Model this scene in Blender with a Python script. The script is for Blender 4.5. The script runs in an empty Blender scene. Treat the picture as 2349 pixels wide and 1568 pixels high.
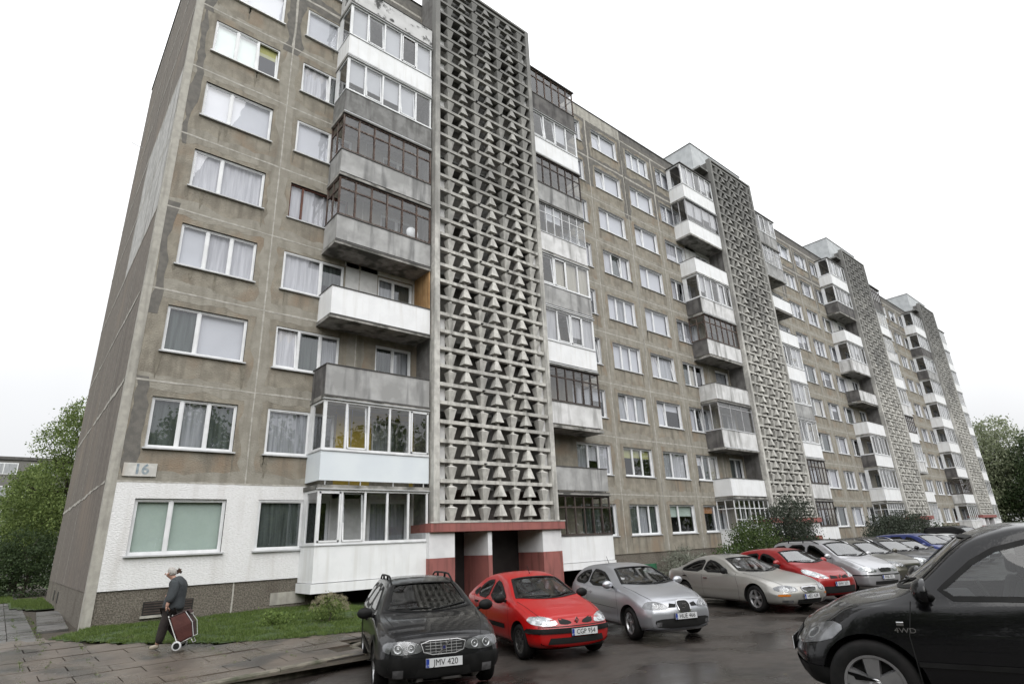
import bpy, bmesh, math, random
from mathutils import Vector, Matrix, noise
from mathutils.bvhtree import BVHTree
from mathutils.geometry import delaunay_2d_cdt
R=math.radians
sc=bpy.context.scene
# ---------------------------------------------------------------- camera
cam=bpy.data.cameras.new('camera'); camo=bpy.data.objects.new('camera',cam); sc.collection.objects.link(camo)
sc.camera=camo
yaw,pitch,roll=.7122,.3356,-.0427
fwd=Vector((math.sin(yaw)*math.cos(pitch),math.cos(yaw)*math.cos(pitch),math.sin(pitch)))
rt=Vector((math.cos(yaw),-math.sin(yaw),0)); up=rt.cross(fwd)
r2=rt*math.cos(roll)+up*math.sin(roll); u2=up*math.cos(roll)-rt*math.sin(roll)
m=Matrix((r2,u2,-fwd)).transposed().to_4x4(); m.translation=Vector((-1.7632,-18.4691,.8688))
camo.matrix_world=m
cam.sensor_width=36; cam.lens=36*1309.43/2349; cam.clip_start=.05; cam.clip_end=3000
# ---------------------------------------------------------------- world, sun, exposure
w=bpy.data.worlds.new('World'); sc.world=w; w.use_nodes=True
nt=w.node_tree; N=nt.nodes; L=nt.links; N.clear()
out=N.new('ShaderNodeOutputWorld'); bg=N.new('ShaderNodeBackground')
sky=N.new('ShaderNodeTexSky'); sky.sky_type='NISHITA'; sky.sun_disc=False
SUN_EL,SUN_AZ=R(42),R(208)
sky.sun_elevation=SUN_EL; sky.sun_rotation=SUN_AZ; sky.air_density=1.0; sky.dust_density=3
hs=N.new('ShaderNodeHueSaturation'); hs.inputs['Saturation'].default_value=.10
L.new(sky.outputs[0],hs.inputs['Color'])
# overcast cloud layer: soft even grey-white with faint mottling
tc=N.new('ShaderNodeTexCoord'); nz=N.new('ShaderNodeTexNoise'); nz.inputs['Scale'].default_value=2.2; nz.inputs['Detail'].default_value=3
cr=N.new('ShaderNodeValToRGB'); cr.color_ramp.elements[0].position=.3; cr.color_ramp.elements[1].position=.7
cr.color_ramp.elements[0].color=(11.6,11.8,12.1,1); cr.color_ramp.elements[1].color=(14.6,14.7,14.9,1)
L.new(tc.outputs['Generated'],nz.inputs['Vector']); L.new(nz.outputs[0],cr.inputs[0])
mx=N.new('ShaderNodeMix'); mx.data_type='RGBA'; mx.inputs[0].default_value=.92
# overcast luminance falls from the zenith towards the horizon
sx=N.new('ShaderNodeSeparateXYZ'); L.new(tc.outputs['Generated'],sx.inputs[0]); gr=N.new('ShaderNodeMapRange'); gr.inputs[1].default_value=0; gr.inputs[2].default_value=1; gr.inputs[3].default_value=.45; gr.inputs[4].default_value=1.25; L.new(sx.outputs['Z'],gr.inputs[0])
vm=N.new('ShaderNodeVectorMath'); vm.operation='SCALE'; L.new(cr.outputs[0],vm.inputs[0]); L.new(gr.outputs[0],vm.inputs['Scale'])
L.new(hs.outputs[0],mx.inputs[6]); L.new(vm.outputs[0],mx.inputs[7]); L.new(mx.outputs[2],bg.inputs[0])
bg.inputs[1].default_value=.095
L.new(bg.outputs[0],out.inputs[0])
sl=bpy.data.lights.new('sun','SUN'); slo=bpy.data.objects.new('sun',sl); sc.collection.objects.link(slo)
sl.energy=1.45; sl.angle=R(60); sl.color=(1,.98,.95)
d=Vector((math.cos(SUN_EL)*math.sin(SUN_AZ),math.cos(SUN_EL)*math.cos(SUN_AZ),math.sin(SUN_EL)))
slo.rotation_euler=d.to_track_quat('Z','Y').to_euler()
sc.view_settings.view_transform='Standard'; sc.view_settings.look='None'; sc.view_settings.exposure=.47; sc.view_settings.gamma=1
sc.render.engine='CYCLES'
cy=sc.cycles; cy.use_denoising=True; cy.max_bounces=8; cy.transparent_max_bounces=16; cy.glossy_bounces=4; cy.diffuse_bounces=3
cy.caustics_reflective=False; cy.caustics_refractive=False
col=sc.collection
RND=random.Random(7)
# ---------------------------------------------------------------- helpers
def newmat(name):
    m=bpy.data.materials.new(name); m.use_nodes=True; return m
def nd(m,t,**k):
    n=m.node_tree.nodes.new(t)
    for a,b in k.items(): setattr(n,a,b)
    return n
def pm(name,c1,c2=None,scale=3,rough=.85,bump=0,bscale=40,metal=0,streak=None,streak_scale=(2,2,.25),spec=.5,coat=0,rough2=None,thr=(.4,.6),stain=None,stain_scale=.6,stain_thr=(.52,.7),coord='Object',bmap=None):
    """noise-mottled surface: c1/c2 fine mottling, streak = colour of dirt runs, stain = colour of large patches"""
    m=newmat(name); nt=m.node_tree; L=nt.links; b=nt.nodes['Principled BSDF']
    b.inputs['Roughness'].default_value=rough; b.inputs['Metallic'].default_value=metal
    b.inputs['Specular IOR Level'].default_value=spec; b.inputs['Coat Weight'].default_value=coat; b.inputs['Coat Roughness'].default_value=.04
    tc=nd(m,'ShaderNodeTexCoord')
    def noise_f(sc_,detail=4,mp=None,lo=.4,hi=.6):
        n=nd(m,'ShaderNodeTexNoise'); n.inputs['Scale'].default_value=sc_; n.inputs['Detail'].default_value=detail
        if mp:
            q=nd(m,'ShaderNodeMapping'); q.inputs['Scale'].default_value=mp; L.new(tc.outputs[coord],q.inputs[0]); L.new(q.outputs[0],n.inputs['Vector'])
        else: L.new(tc.outputs[coord],n.inputs['Vector'])
        r=nd(m,'ShaderNodeMapRange'); r.inputs[1].default_value=lo; r.inputs[2].default_value=hi; L.new(n.outputs[0],r.inputs[0])
        return r.outputs[0]
    def mix(f,a,c):
        x=nd(m,'ShaderNodeMix'); x.data_type='RGBA'; L.new(f,x.inputs[0])
        for s,v in ((6,a),(7,c)):
            if hasattr(v,'links'): L.new(v,x.inputs[s])
            else: x.inputs[s].default_value=(*v,1)
        return x.outputs[2]
    cur=c1
    if c2 is not None: cur=mix(noise_f(scale,6,None,*thr),c1,c2)
    if stain is not None: cur=mix(noise_f(stain_scale,5,None,*stain_thr),cur,stain)
    if streak is not None: cur=mix(noise_f(1.5,5,streak_scale,.5,.72),cur,streak)
    if hasattr(cur,'links'): L.new(cur,b.inputs['Base Color'])
    else: b.inputs['Base Color'].default_value=(*cur,1)
    if rough2 is not None:
        f=noise_f(.7,4,None,.42,.58); r=nd(m,'ShaderNodeMapRange'); r.inputs[3].default_value=rough; r.inputs[4].default_value=rough2; L.new(f,r.inputs[0]); L.new(r.outputs[0],b.inputs['Roughness'])
    if bump:
        n=nd(m,'ShaderNodeTexNoise'); n.inputs['Scale'].default_value=bscale; n.inputs['Detail'].default_value=4
        if bmap:
            q=nd(m,'ShaderNodeMapping'); q.inputs['Scale'].default_value=bmap; L.new(tc.outputs[coord],q.inputs[0]); L.new(q.outputs[0],n.inputs['Vector'])
        else: L.new(tc.outputs[coord],n.inputs['Vector'])
        bp=nd(m,'ShaderNodeBump'); bp.inputs['Strength'].default_value=bump; bp.inputs['Distance'].default_value=.03; L.new(n.outputs[0],bp.inputs['Height']); L.new(bp.outputs[0],b.inputs['Normal'])
    return m
def glassmat(name,tint,ior=1.7,rough=0.0,refl=(1,1,1),bump=0):
    m=newmat(name); nt=m.node_tree; L=nt.links; N=nt.nodes; N.remove(N['Principled BSDF']); o=N['Material Output']
    t=nd(m,'ShaderNodeBsdfTransparent'); t.inputs[0].default_value=(*tint,1); g=nd(m,'ShaderNodeBsdfGlossy'); g.inputs['Roughness'].default_value=rough; g.inputs[0].default_value=(*refl,1)
    f=nd(m,'ShaderNodeFresnel'); gg=nd(m,'ShaderNodeNewGeometry'); io=nd(m,'ShaderNodeMapRange'); io.inputs[3].default_value=ior; io.inputs[4].default_value=1/ior; L.new(gg.outputs['Backfacing'],io.inputs[0]); L.new(io.outputs[0],f.inputs[0]); x=nd(m,'ShaderNodeMixShader')
    L.new(f.outputs[0],x.inputs[0]); L.new(t.outputs[0],x.inputs[1]); L.new(g.outputs[0],x.inputs[2]); L.new(x.outputs[0],o.inputs[0])
    if bump:
        tc=nd(m,'ShaderNodeTexCoord'); n=nd(m,'ShaderNodeTexNoise'); n.inputs['Scale'].default_value=1.3; L.new(tc.outputs['Object'],n.inputs['Vector'])
        bp=nd(m,'ShaderNodeBump'); bp.inputs['Strength'].default_value=bump; bp.inputs['Distance'].default_value=.02; L.new(n.outputs[0],bp.inputs['Height']); L.new(bp.outputs[0],g.inputs['Normal'])
    return m
class MB:
    def __init__(s): s.v=[]; s.f=[]; s.mi=[]; s.cur=0
    def quad(s,a,b,c,d): s.poly((a,b,c,d))
    def poly(s,pts):
        i=len(s.v); s.v.extend([tuple(p) for p in pts]); s.f.append(tuple(range(i,i+len(pts)))); s.mi.append(s.cur)
    def box(s,x0,x1,y0,y1,z0,z1):
        if x0>x1: x0,x1=x1,x0
        if y0>y1: y0,y1=y1,y0
        if z0>z1: z0,z1=z1,z0
        i=len(s.v); s.v.extend([(x0,y0,z0),(x1,y0,z0),(x1,y1,z0),(x0,y1,z0),(x0,y0,z1),(x1,y0,z1),(x1,y1,z1),(x0,y1,z1)])
        for q in ((0,3,2,1),(4,5,6,7),(0,1,5,4),(1,2,6,5),(2,3,7,6),(3,0,4,7)): s.f.append(tuple(i+k for k in q)); s.mi.append(s.cur)
    def hexa(s,lo,hi):
        """8 corners: lo = 4 bottom points, hi = 4 top points, both counter-clockwise"""
        i=len(s.v); s.v.extend([tuple(p) for p in lo]+[tuple(p) for p in hi])
        for q in ((0,3,2,1),(4,5,6,7),(0,1,5,4),(1,2,6,5),(2,3,7,6),(3,0,4,7)): s.f.append(tuple(i+k for k in q)); s.mi.append(s.cur)
    def tube(s,pts,r,n=8,cap=True):
        pts=[Vector(p) for p in pts]; rr=r if isinstance(r,(list,tuple)) else [r]*len(pts); base=len(s.v); prev=None
        for k,p in enumerate(pts):
            t=(pts[min(k+1,len(pts)-1)]-pts[max(k-1,0)]).normalized()
            a=prev if prev is not None else (Vector((0,0,1)) if abs(t.z)<.9 else Vector((1,0,0)))
            u=t.cross(a).normalized(); v=u.cross(t).normalized(); prev=v
            for j in range(n):
                an=2*math.pi*j/n; s.v.append(tuple(p+(u*math.cos(an)+v*math.sin(an))*rr[k]))
        for k in range(len(pts)-1):
            for j in range(n):
                a=base+k*n+j; b=base+k*n+(j+1)%n; s.f.append((a,b,b+n,a+n)); s.mi.append(s.cur)
        if cap:
            s.f.append(tuple(base+j for j in range(n))[::-1]); s.mi.append(s.cur)
            e=base+(len(pts)-1)*n; s.f.append(tuple(e+j for j in range(n))); s.mi.append(s.cur)
    def lathe(s,prof,c,axis='y',n=24,a0=0,a1=2*math.pi):
        """prof: (radius, offset along axis)"""
        base=len(s.v); full=abs(a1-a0-2*math.pi)<1e-6; m_=n if full else n+1
        for (r,h) in prof:
            for j in range(m_):
                an=a0+(a1-a0)*j/n; ca,sa=r*math.cos(an),r*math.sin(an)
                p={'y':(ca,h,sa),'z':(ca,sa,h),'x':(h,ca,sa)}[axis]
                s.v.append((c[0]+p[0],c[1]+p[1],c[2]+p[2]))
        for k in range(len(prof)-1):
            for j in range(n):
                a=base+k*m_+j; b=base+k*m_+((j+1)%m_); s.f.append((a,b,b+m_,a+m_)); s.mi.append(s.cur)
    def build(s,name,mats,parent=None,smooth=False,loc=None):
        me=bpy.data.meshes.new(name); me.from_pydata(s.v,[],s.f)
        if not isinstance(mats,(list,tuple)): mats=[mats]
        for q in mats: me.materials.append(q)
        if len(mats)>1: me.polygons.foreach_set('material_index',s.mi)
        if smooth: me.polygons.foreach_set('use_smooth',[True]*len(me.polygons))
        me.update()
        return link(name,me,parent,loc)
def link(name,me,parent=None,loc=None):
    o=bpy.data.objects.new(name,me); col.objects.link(o)
    if parent is not None: o.parent=parent
    if loc is not None: o.location=loc
    return o
def empty(name,loc=(0,0,0),rz=0):
    o=bpy.data.objects.new(name,None); col.objects.link(o); o.location=loc; o.rotation_euler=(0,0,rz); o.empty_display_size=.3
    return o
def tag(o,label=None,cat=None,group=None,kind=None):
    if label: o['label']=label
    if cat: o['category']=cat
    if group: o['group']=group
    if kind: o['kind']=kind
    return o
def fixnormals(o):
    bm=bmesh.new(); bm.from_mesh(o.data); bmesh.ops.remove_doubles(bm,verts=bm.verts,dist=1e-5); bmesh.ops.recalc_face_normals(bm,faces=bm.faces); bm.to_mesh(o.data); bm.free(); o.data.update(); return o
def text_mesh(s,size,bold=0):
    c=bpy.data.curves.new('lettering','FONT'); c.body=s; c.size=size; c.align_x='CENTER'; c.align_y='CENTER'; c.extrude=.001; c.offset=bold; c.resolution_u=3
    o=bpy.data.objects.new('lettering',c); col.objects.link(o)
    dg=bpy.context.evaluated_depsgraph_get(); me=bpy.data.meshes.new_from_object(o.evaluated_get(dg)); bpy.data.objects.remove(o); bpy.data.curves.remove(c); me.name='lettering'
    return me
def eval_copy(o,name):
    dg=bpy.context.evaluated_depsgraph_get(); me=bpy.data.meshes.new_from_object(o.evaluated_get(dg)); me.name=name; return me
# ---------------------------------------------------------------- materials
M={}
M['panel']=pm('pebbledash_panel',(.305,.280,.230),(.232,.212,.174),scale=2.4,rough=.95,bump=.9,bscale=17,bmap=(1,1,2.6),streak=(.175,.157,.128),streak_scale=(2.4,2.4,.3),stain=(.26,.205,.15),stain_scale=.8,stain_thr=(.5,.68))
M['jointgrey']=pm('pale_grey_joint_coating',(.315,.297,.255),(.265,.248,.21),scale=3,rough=.95,bump=.6,bscale=22,streak=(.19,.175,.145))
M['panel_top']=pm('weathered_concrete_coating',(.115,.11,.105),(.155,.148,.138),scale=4,rough=.95,bump=.3,bscale=50,streak=(.08,.078,.075))
M['endwall']=pm('end_wall_panel',(.19,.166,.144),(.142,.123,.107),scale=6,rough=.95,bump=.5,bscale=60,streak=(.098,.083,.073),streak_scale=(2,3,.06),stain=(.2,.165,.135),stain_scale=.3)
M['strip']=pm('corner_strip_concrete',(.42,.405,.36),(.35,.335,.30),scale=5,rough=.9,bump=.2,streak=(.2,.19,.17))
M['joint']=pm('joint_sealant',(.46,.44,.40),(.33,.315,.28),scale=6,rough=.9,bump=.2)
M['joint_and_shade']=pm('joint_coating_and_loggia_shade',(.125,.12,.11),(.165,.155,.14),scale=5,rough=.95,bump=.3)  # dark joint coating; also the painted shade behind the tower lattice
M['white_plaster']=pm('white_painted_plaster',(.78,.78,.785),(.73,.73,.73),scale=14,rough=.9,bump=.65,bscale=17,bmap=(1,1,2),streak=(.66,.65,.64))
M['plinth']=pm('crushed_stone_plinth',(.20,.18,.15),(.10,.088,.072),scale=26,rough=.95,bump=1.0,bscale=30,stain=(.085,.07,.055),stain_scale=.8)
M['concrete']=pm('lattice_concrete',(.58,.57,.53),(.45,.44,.41),scale=5,rough=.92,bump=.25,streak=(.22,.215,.20),stain=(.27,.265,.25),stain_scale=.35)
def soot(m,z0,z1,dark):
    """grime that has washed in from the weathered top: patchy, thicker higher up"""
    L=m.node_tree.links; b=m.node_tree.nodes['Principled BSDF']; src=b.inputs['Base Color'].links[0].from_socket; tc=nd(m,'ShaderNodeTexCoord'); sx=nd(m,'ShaderNodeSeparateXYZ'); L.new(tc.outputs['Object'],sx.inputs[0])
    r=nd(m,'ShaderNodeMapRange'); r.inputs[1].default_value=z0; r.inputs[2].default_value=z1; r.inputs[3].default_value=-.25; r.inputs[4].default_value=.75; L.new(sx.outputs['Z'],r.inputs[0])
    n=nd(m,'ShaderNodeTexNoise'); n.inputs['Scale'].default_value=.9; n.inputs['Detail'].default_value=6; L.new(tc.outputs['Object'],n.inputs['Vector'])
    a=nd(m,'ShaderNodeMath'); a.operation='ADD'; L.new(r.outputs[0],a.inputs[0]); L.new(n.outputs[0],a.inputs[1]); a.use_clamp=True
    c=nd(m,'ShaderNodeMapRange'); c.inputs[1].default_value=.35; c.inputs[2].default_value=1; L.new(a.outputs[0],c.inputs[0])
    x=nd(m,'ShaderNodeMix'); x.data_type='RGBA'; x.inputs[7].default_value=(*dark,1); L.new(src,x.inputs[6]); L.new(c.outputs[0],x.inputs[0]); L.new(x.outputs[2],b.inputs['Base Color'])
soot(M['concrete'],9,29,(.20,.198,.19))
M['concrete_dark']=pm('stained_concrete',(.24,.24,.235),(.17,.17,.165),scale=3,rough=.95,bump=.25,streak=(.09,.088,.085))
M['slab']=pm('balcony_slab_concrete',(.36,.35,.33),(.24,.235,.22),scale=4,rough=.95,bump=.2,stain=(.10,.10,.09),stain_scale=1.6,stain_thr=(.5,.62))
M['grey_parapet']=pm('grey_stained_parapet',(.30,.30,.295),(.42,.42,.415),scale=1.6,rough=.92,bump=.15,streak=(.13,.13,.13),thr=(.42,.62))
M['dark_parapet']=pm('dark_weathered_parapet',(.09,.085,.085),(.15,.145,.14),scale=2,rough=.95,bump=.15,streak=(.05,.048,.048))
M['white_parapet']=pm('white_parapet',(.82,.83,.84),(.77,.78,.79),scale=2,rough=.75,streak=(.70,.70,.69),streak_scale=(3,3,.3))
M['worn_parapet']=pm('worn_white_parapet',(.70,.70,.70),(.56,.56,.555),scale=1.8,rough=.9,bump=.1,streak=(.25,.25,.24))
M['stained_white']=pm('black_stained_white_parapet',(.60,.60,.60),(.52,.52,.52),scale=2,rough=.9,stain=(.07,.07,.07),stain_scale=2.4,stain_thr=(.56,.64))
M['blue_white']=pm('pale_blue_cladding',(.72,.77,.80),(.68,.73,.77),scale=1,rough=.6)
M['pvc']=pm('white_pvc',(.78,.79,.80),(.70,.71,.72),scale=3,rough=.45)
M['alu']=pm('dull_aluminium',(.52,.52,.53),(.42,.42,.43),scale=4,rough=.5)
M['oldwood']=pm('weathered_brown_wood',(.05,.03,.024),(.10,.065,.05),scale=7,rough=.8,streak=(.2,.17,.15),streak_scale=(9,9,.6))
M['redwood']=pm('red_brown_wood',(.14,.05,.03),(.10,.04,.028),scale=5,rough=.7)
M['darkwood']=pm('dark_brown_wood',(.04,.03,.027),(.065,.048,.04),scale=5,rough=.75)
M['board']=pm('yellow_wood_board',(.42,.26,.12),(.33,.19,.08),scale=3,rough=.8,streak=(.22,.12,.05),streak_scale=(8,8,.5))
M['whitewall']=pm('white_loggia_wall',(.62,.62,.61),(.52,.52,.51),scale=3,rough=.9,bump=.1)
M['yellowwall']=pm('yellow_loggia_wall',(.50,.36,.07),(.42,.30,.06),scale=2,rough=.9)
M['interior']=pm('room_and_recess_shade',(.025,.024,.023),(.04,.037,.035),scale=1,rough=1)  # near-black: shade inside rooms and basement recesses put into the colour
M['steel']=pm('metal_sill',(.55,.56,.57),(.45,.46,.47),scale=3,rough=.5)
M['darksteel']=pm('dark_sheet_metal',(.06,.058,.055),(.09,.085,.08),scale=3,rough=.6)
M['red_paint']=pm('brick_red_paint',(.32,.115,.10),(.28,.10,.09),scale=2,rough=.75,streak=(.17,.065,.055),streak_scale=(3,3,.4))
M['white_paint']=pm('white_wall_paint',(.74,.74,.75),(.66,.66,.67),scale=2,rough=.85,bump=.1)
M['door']=pm('dark_metal_door',(.012,.011,.011),(.02,.018,.017),scale=3,rough=.5)
M['sheet']=pm('galvanised_corrugated_sheet',(.50,.52,.53),(.42,.44,.45),scale=2,rough=.5,metal=.2)
M['glass']=glassmat('window_glass',(.94,.95,.97),2.05,0,refl=(.87,.88,.91),bump=.08)
M['glass_clear']=glassmat('balcony_glass',(.88,.89,.90),2.0,0,bump=.15)
def curtain(name,c1,c2,sc_=14):
    m=newmat(name); L=m.node_tree.links; b=m.node_tree.nodes['Principled BSDF']; b.inputs['Roughness'].default_value=.95
    tc=nd(m,'ShaderNodeTexCoord'); mp=nd(m,'ShaderNodeMapping'); mp.inputs['Scale'].default_value=(1,1,.06); wv=nd(m,'ShaderNodeTexNoise'); wv.inputs['Scale'].default_value=sc_; wv.inputs['Detail'].default_value=1
    L.new(tc.outputs['Object'],mp.inputs[0]); L.new(mp.outputs[0],wv.inputs['Vector'])
    x=nd(m,'ShaderNodeMix'); x.data_type='RGBA'; x.inputs[6].default_value=(*c1,1); x.inputs[7].default_value=(*c2,1)  # lighter and darker vertical bands put fold shading into the colour
    r=nd(m,'ShaderNodeMapRange'); r.inputs[1].default_value=.3; r.inputs[2].default_value=.7; L.new(wv.outputs[0],r.inputs[0]); L.new(r.outputs[0],x.inputs[0]); L.new(x.outputs[2],b.inputs['Base Color'])
    bp=nd(m,'ShaderNodeBump'); bp.inputs['Strength'].default_value=.6; bp.inputs['Distance'].default_value=.04; L.new(wv.outputs[0],bp.inputs['Height']); L.new(bp.outputs[0],b.inputs['Normal'])
    return m
CUR={'lace':curtain('white_lace_curtain',(.60,.60,.62),(.43,.43,.455)),
 'grey':curtain('grey_curtain',(.42,.43,.45),(.26,.27,.28)),
 'dark':curtain('dark_green_curtain',(.10,.12,.11),(.045,.055,.05)),
 'green':pm('green_blind',(.50,.60,.53),(.47,.57,.50),scale=2,rough=.9),
 'pale':pm('pale_green_blind',(.66,.76,.70),(.62,.72,.66),scale=2,rough=.9),
 'white':pm('white_blind_and_sky_sheen',(.60,.61,.64),(.56,.57,.60),scale=1,rough=.9),  # blinds; also whitens bare upper panes for the sky they reflect
 'olive':pm('olive_blind',(.40,.40,.17),(.36,.36,.15),scale=2,rough=.9),
 'orange':pm('orange_blind',(.50,.24,.10),(.42,.20,.08),scale=2,rough=.9),
 'beige':curtain('beige_curtain',(.50,.47,.40),(.38,.36,.30)),
 'red':pm('red_cloth',(.25,.02,.02),(.18,.015,.02),scale=2,rough=.9)}
# ================================================================ terrain
def lerp(a,b,t): return a+(b-a)*t
def clamp(t,a=0,b=1): return max(a,min(b,t))
def ground_h(x,y):
    a=lerp(-.72,-1.0,clamp((x-6)/7)); t=clamp(-y/7.5)**1.3
    return lerp(a,-1.02,t)
def lot_h(x,y):
    return -1.175+.045*clamp(-11.5-y,0,6)+.012*noise.noise(Vector((x*.35,y*.35,0)))
def sheet(name,x0,x1,y0,y1,step,hf,mats,inside=None,mi=None,parent=None):
    nx=max(1,int((x1-x0)/step)); ny=max(1,int((y1-y0)/step)); v=[];f=[];mm=[]
    for j in range(ny+1):
        for i in range(nx+1):
            x=lerp(x0,x1,i/nx); y=lerp(y0,y1,j/ny); v.append((x,y,hf(x,y)))
    for j in range(ny):
        for i in range(nx):
            x=lerp(x0,x1,(i+.5)/nx); y=lerp(y0,y1,(j+.5)/ny)
            if inside and not inside(x,y): continue
            a=j*(nx+1)+i; f.append((a,a+1,a+nx+2,a+nx+1))
    me=bpy.data.meshes.new(name); me.from_pydata(v,[],f); me.materials.append(mats); me.polygons.foreach_set('use_smooth',[True]*len(f)); me.update()
    return link(name,me,parent)
def in_poly(x,y,P):
    c=False; j=len(P)-1
    for i in range(len(P)):
        xi,yi=P[i]; xj,yj=P[j]
        if (yi>y)!=(yj>y) and x<(xj-xi)*(y-yi)/(yj-yi)+xi: c=not c
        j=i
    return c
# wet asphalt: dark, fine aggregate, puddly roughness
def asphalt():
    m=newmat('wet_asphalt'); L=m.node_tree.links; b=m.node_tree.nodes['Principled BSDF']; tc=nd(m,'ShaderNodeTexCoord')
    def nz(s,d=4):
        n=nd(m,'ShaderNodeTexNoise'); n.inputs['Scale'].default_value=s; n.inputs['Detail'].default_value=d; L.new(tc.outputs['Object'],n.inputs['Vector']); return n.outputs[0]
    def mr(i,a,c,lo,hi):
        r=nd(m,'ShaderNodeMapRange'); r.inputs[1].default_value=a; r.inputs[2].default_value=c; r.inputs[3].default_value=lo; r.inputs[4].default_value=hi; L.new(i,r.inputs[0]); return r.outputs[0]
    pud=mr(nz(.55,3),.50,.60,0,1)
    x=nd(m,'ShaderNodeMix'); x.data_type='RGBA'; x.inputs[6].default_value=(.046,.039,.034,1); x.inputs[7].default_value=(.030,.025,.022,1); L.new(pud,x.inputs[0])
    y=nd(m,'ShaderNodeMix'); y.data_type='RGBA'; y.inputs[7].default_value=(.075,.07,.064,1); L.new(x.outputs[2],y.inputs[6]); L.new(mr(nz(70,2),.60,.72,0,.9),y.inputs[0]); 
    z=nd(m,'ShaderNodeMix'); z.data_type='RGBA'; z.inputs[7].default_value=(.022,.02,.018,1); L.new(y.outputs[2],z.inputs[6]); L.new(mr(nz(1.4,6),.50,.64,0,.8),z.inputs[0]); L.new(z.outputs[2],b.inputs['Base Color'])
    rr=nd(m,'ShaderNodeMath'); rr.operation='MULTIPLY'; L.new(mr(pud,0,1,.48,.22),rr.inputs[0]); L.new(mr(nz(3,5),.35,.65,.8,1.2),rr.inputs[1]); L.new(rr.outputs[0],b.inputs['Roughness'])
    b.inputs['Specular IOR Level'].default_value=.38
    bp=nd(m,'ShaderNodeBump'); bp.inputs['Distance'].default_value=.012; L.new(mr(pud,0,1,.5,.06),bp.inputs['Strength']); L.new(nz(90,3),bp.inputs['Height']); L.new(bp.outputs[0],b.inputs['Normal'])
    return m
M['asphalt']=asphalt()
M['slabs']=pm('wet_paving_slab',(.12,.098,.079),(.08,.066,.054),scale=1.1,rough=.48,rough2=.16,bump=.35,bscale=60,stain=(.05,.045,.04),stain_scale=1.3,stain_thr=(.5,.66))
M['slabs2']=pm('grey_wet_paving_slab',(.12,.115,.11),(.08,.077,.074),scale=1.3,rough=.5,rough2=.22,bump=.35,bscale=60,stain=(.045,.044,.04),stain_scale=1.3)
M['kerb']=pm('mossy_concrete_kerb',(.20,.18,.145),(.12,.11,.085),scale=7,rough=.75,bump=.4,stain=(.05,.055,.03),stain_scale=2.5)
M['soil']=pm('dark_wet_soil',(.035,.028,.02),(.055,.045,.03),scale=8,rough=.9,bump=.8,bscale=25)
M['lawn']=pm('lawn_turf',(.045,.075,.018),(.028,.048,.012),scale=5,rough=.95,bump=.9,bscale=40,stain=(.05,.045,.022),stain_scale=1.6,stain_thr=(.56,.7))
M['blade']=pm('grass_blade',(.085,.155,.025),(.05,.10,.018),scale=.8,rough=.7)
# base terrain to the horizon
g=MB(); g.quad((-400,-300,-1.32),(1200,-300,-1.32),(1200,900,-1.32),(-400,900,-1.32)); tag(g.build('ground',M['lawn']),kind='structure')
LOT=[(-60,-60),(140,-60),(140,-6.0),(4.5,-6.0),(4.05,-6.3),(4.0,-7.35),(2.2,-7.6),(-60,-8.4)]
tag(sheet('parking_lot',-30,140,-40,-5.9,.8,lot_h,M['asphalt'],lambda x,y: True),kind='structure')
# walkway paving (slabs with joints as one surface of laid slabs)
GRASS=[(-.62,-1.2),(-.2,-2.0),(.45,-2.9),(1.94,-4.35),(3.2,-4.95),(4.8,-5.3),(9.0,-5.3),(9.0,.05),(.05,.05),(-.02,-.35)]
def paving(name,region,ang,lx,ly,mat,seed,bbox,lift=0):
    rn=random.Random(seed); mb=MB(); ca,sa=math.cos(ang),math.sin(ang)
    cx,cy=(bbox[0]+bbox[1])/2,(bbox[2]+bbox[3])/2; rad=max(bbox[1]-bbox[0],bbox[3]-bbox[2])*.75
    nj=int(rad*2/ly)
    for j in range(nj):
        off=(j%2)*lx*.5+rn.uniform(-.05,.05)
        for i in range(int(rad*2/lx)):
            u=-rad+i*lx+off; v=-rad+j*ly
            x=cx+(u+lx/2)*ca-(v+ly/2)*sa; y=cy+(u+lx/2)*sa+(v+ly/2)*ca
            if not(bbox[0]<x<bbox[1] and bbox[2]<y<bbox[3]) or not in_poly(x,y,region): continue
            g_=.006+rn.random()*.006; dz=rn.uniform(-.005,.005); tx,ty=rn.uniform(-.008,.008),rn.uniform(-.012,.012)
            P=[]
            for a,b_ in ((g_,g_),(lx-g_,g_),(lx-g_,ly-g_),(g_,ly-g_)):
                uu,vv=u+a,v+b_; X=cx+uu*ca-vv*sa; Y=cy+uu*sa+vv*ca
                P.append((X,Y,ground_h(X,Y)+lift+dz+tx*(a-lx/2)+ty*(b_-ly/2)))
            mb.hexa([(p[0],p[1],p[2]-.06) for p in P],P)
    o=mb.build(name,mat); return o
SIDE=[(-14,-8.2),(2.2,-7.5),(3.85,-7.2),(3.9,-6.1),(4.4,-5.85),(6.5,-5.75),(6.5,-5.2),(4.8,-5.1),(1.9,-4.2),(.4,-2.7),(-.25,-1.8),(-.7,-1.0),(-14,-.9)]
tag(paving('sidewalk',SIDE,R(3),.98,.49,M['slabs'],3,(-14,6.6,-8.3,-.85)),kind='structure')
PATH=[(-3.6,-1.2),(-.75,-1.2),(-.75,30),(-3.6,30)]
tag(paving('side_path',PATH,R(90),.75,.5,M['slabs2'],5,(-3.7,-.6,-1.1,30)),kind='structure')
APR=[(-.85,.2),(.0,.2),(.0,9),(-.85,9)]
tag(paving('building_apron',APR,R(88),.9,.62,M['slabs2'],9,(-.75,-.02,.1,8),.02),kind='structure')
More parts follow.
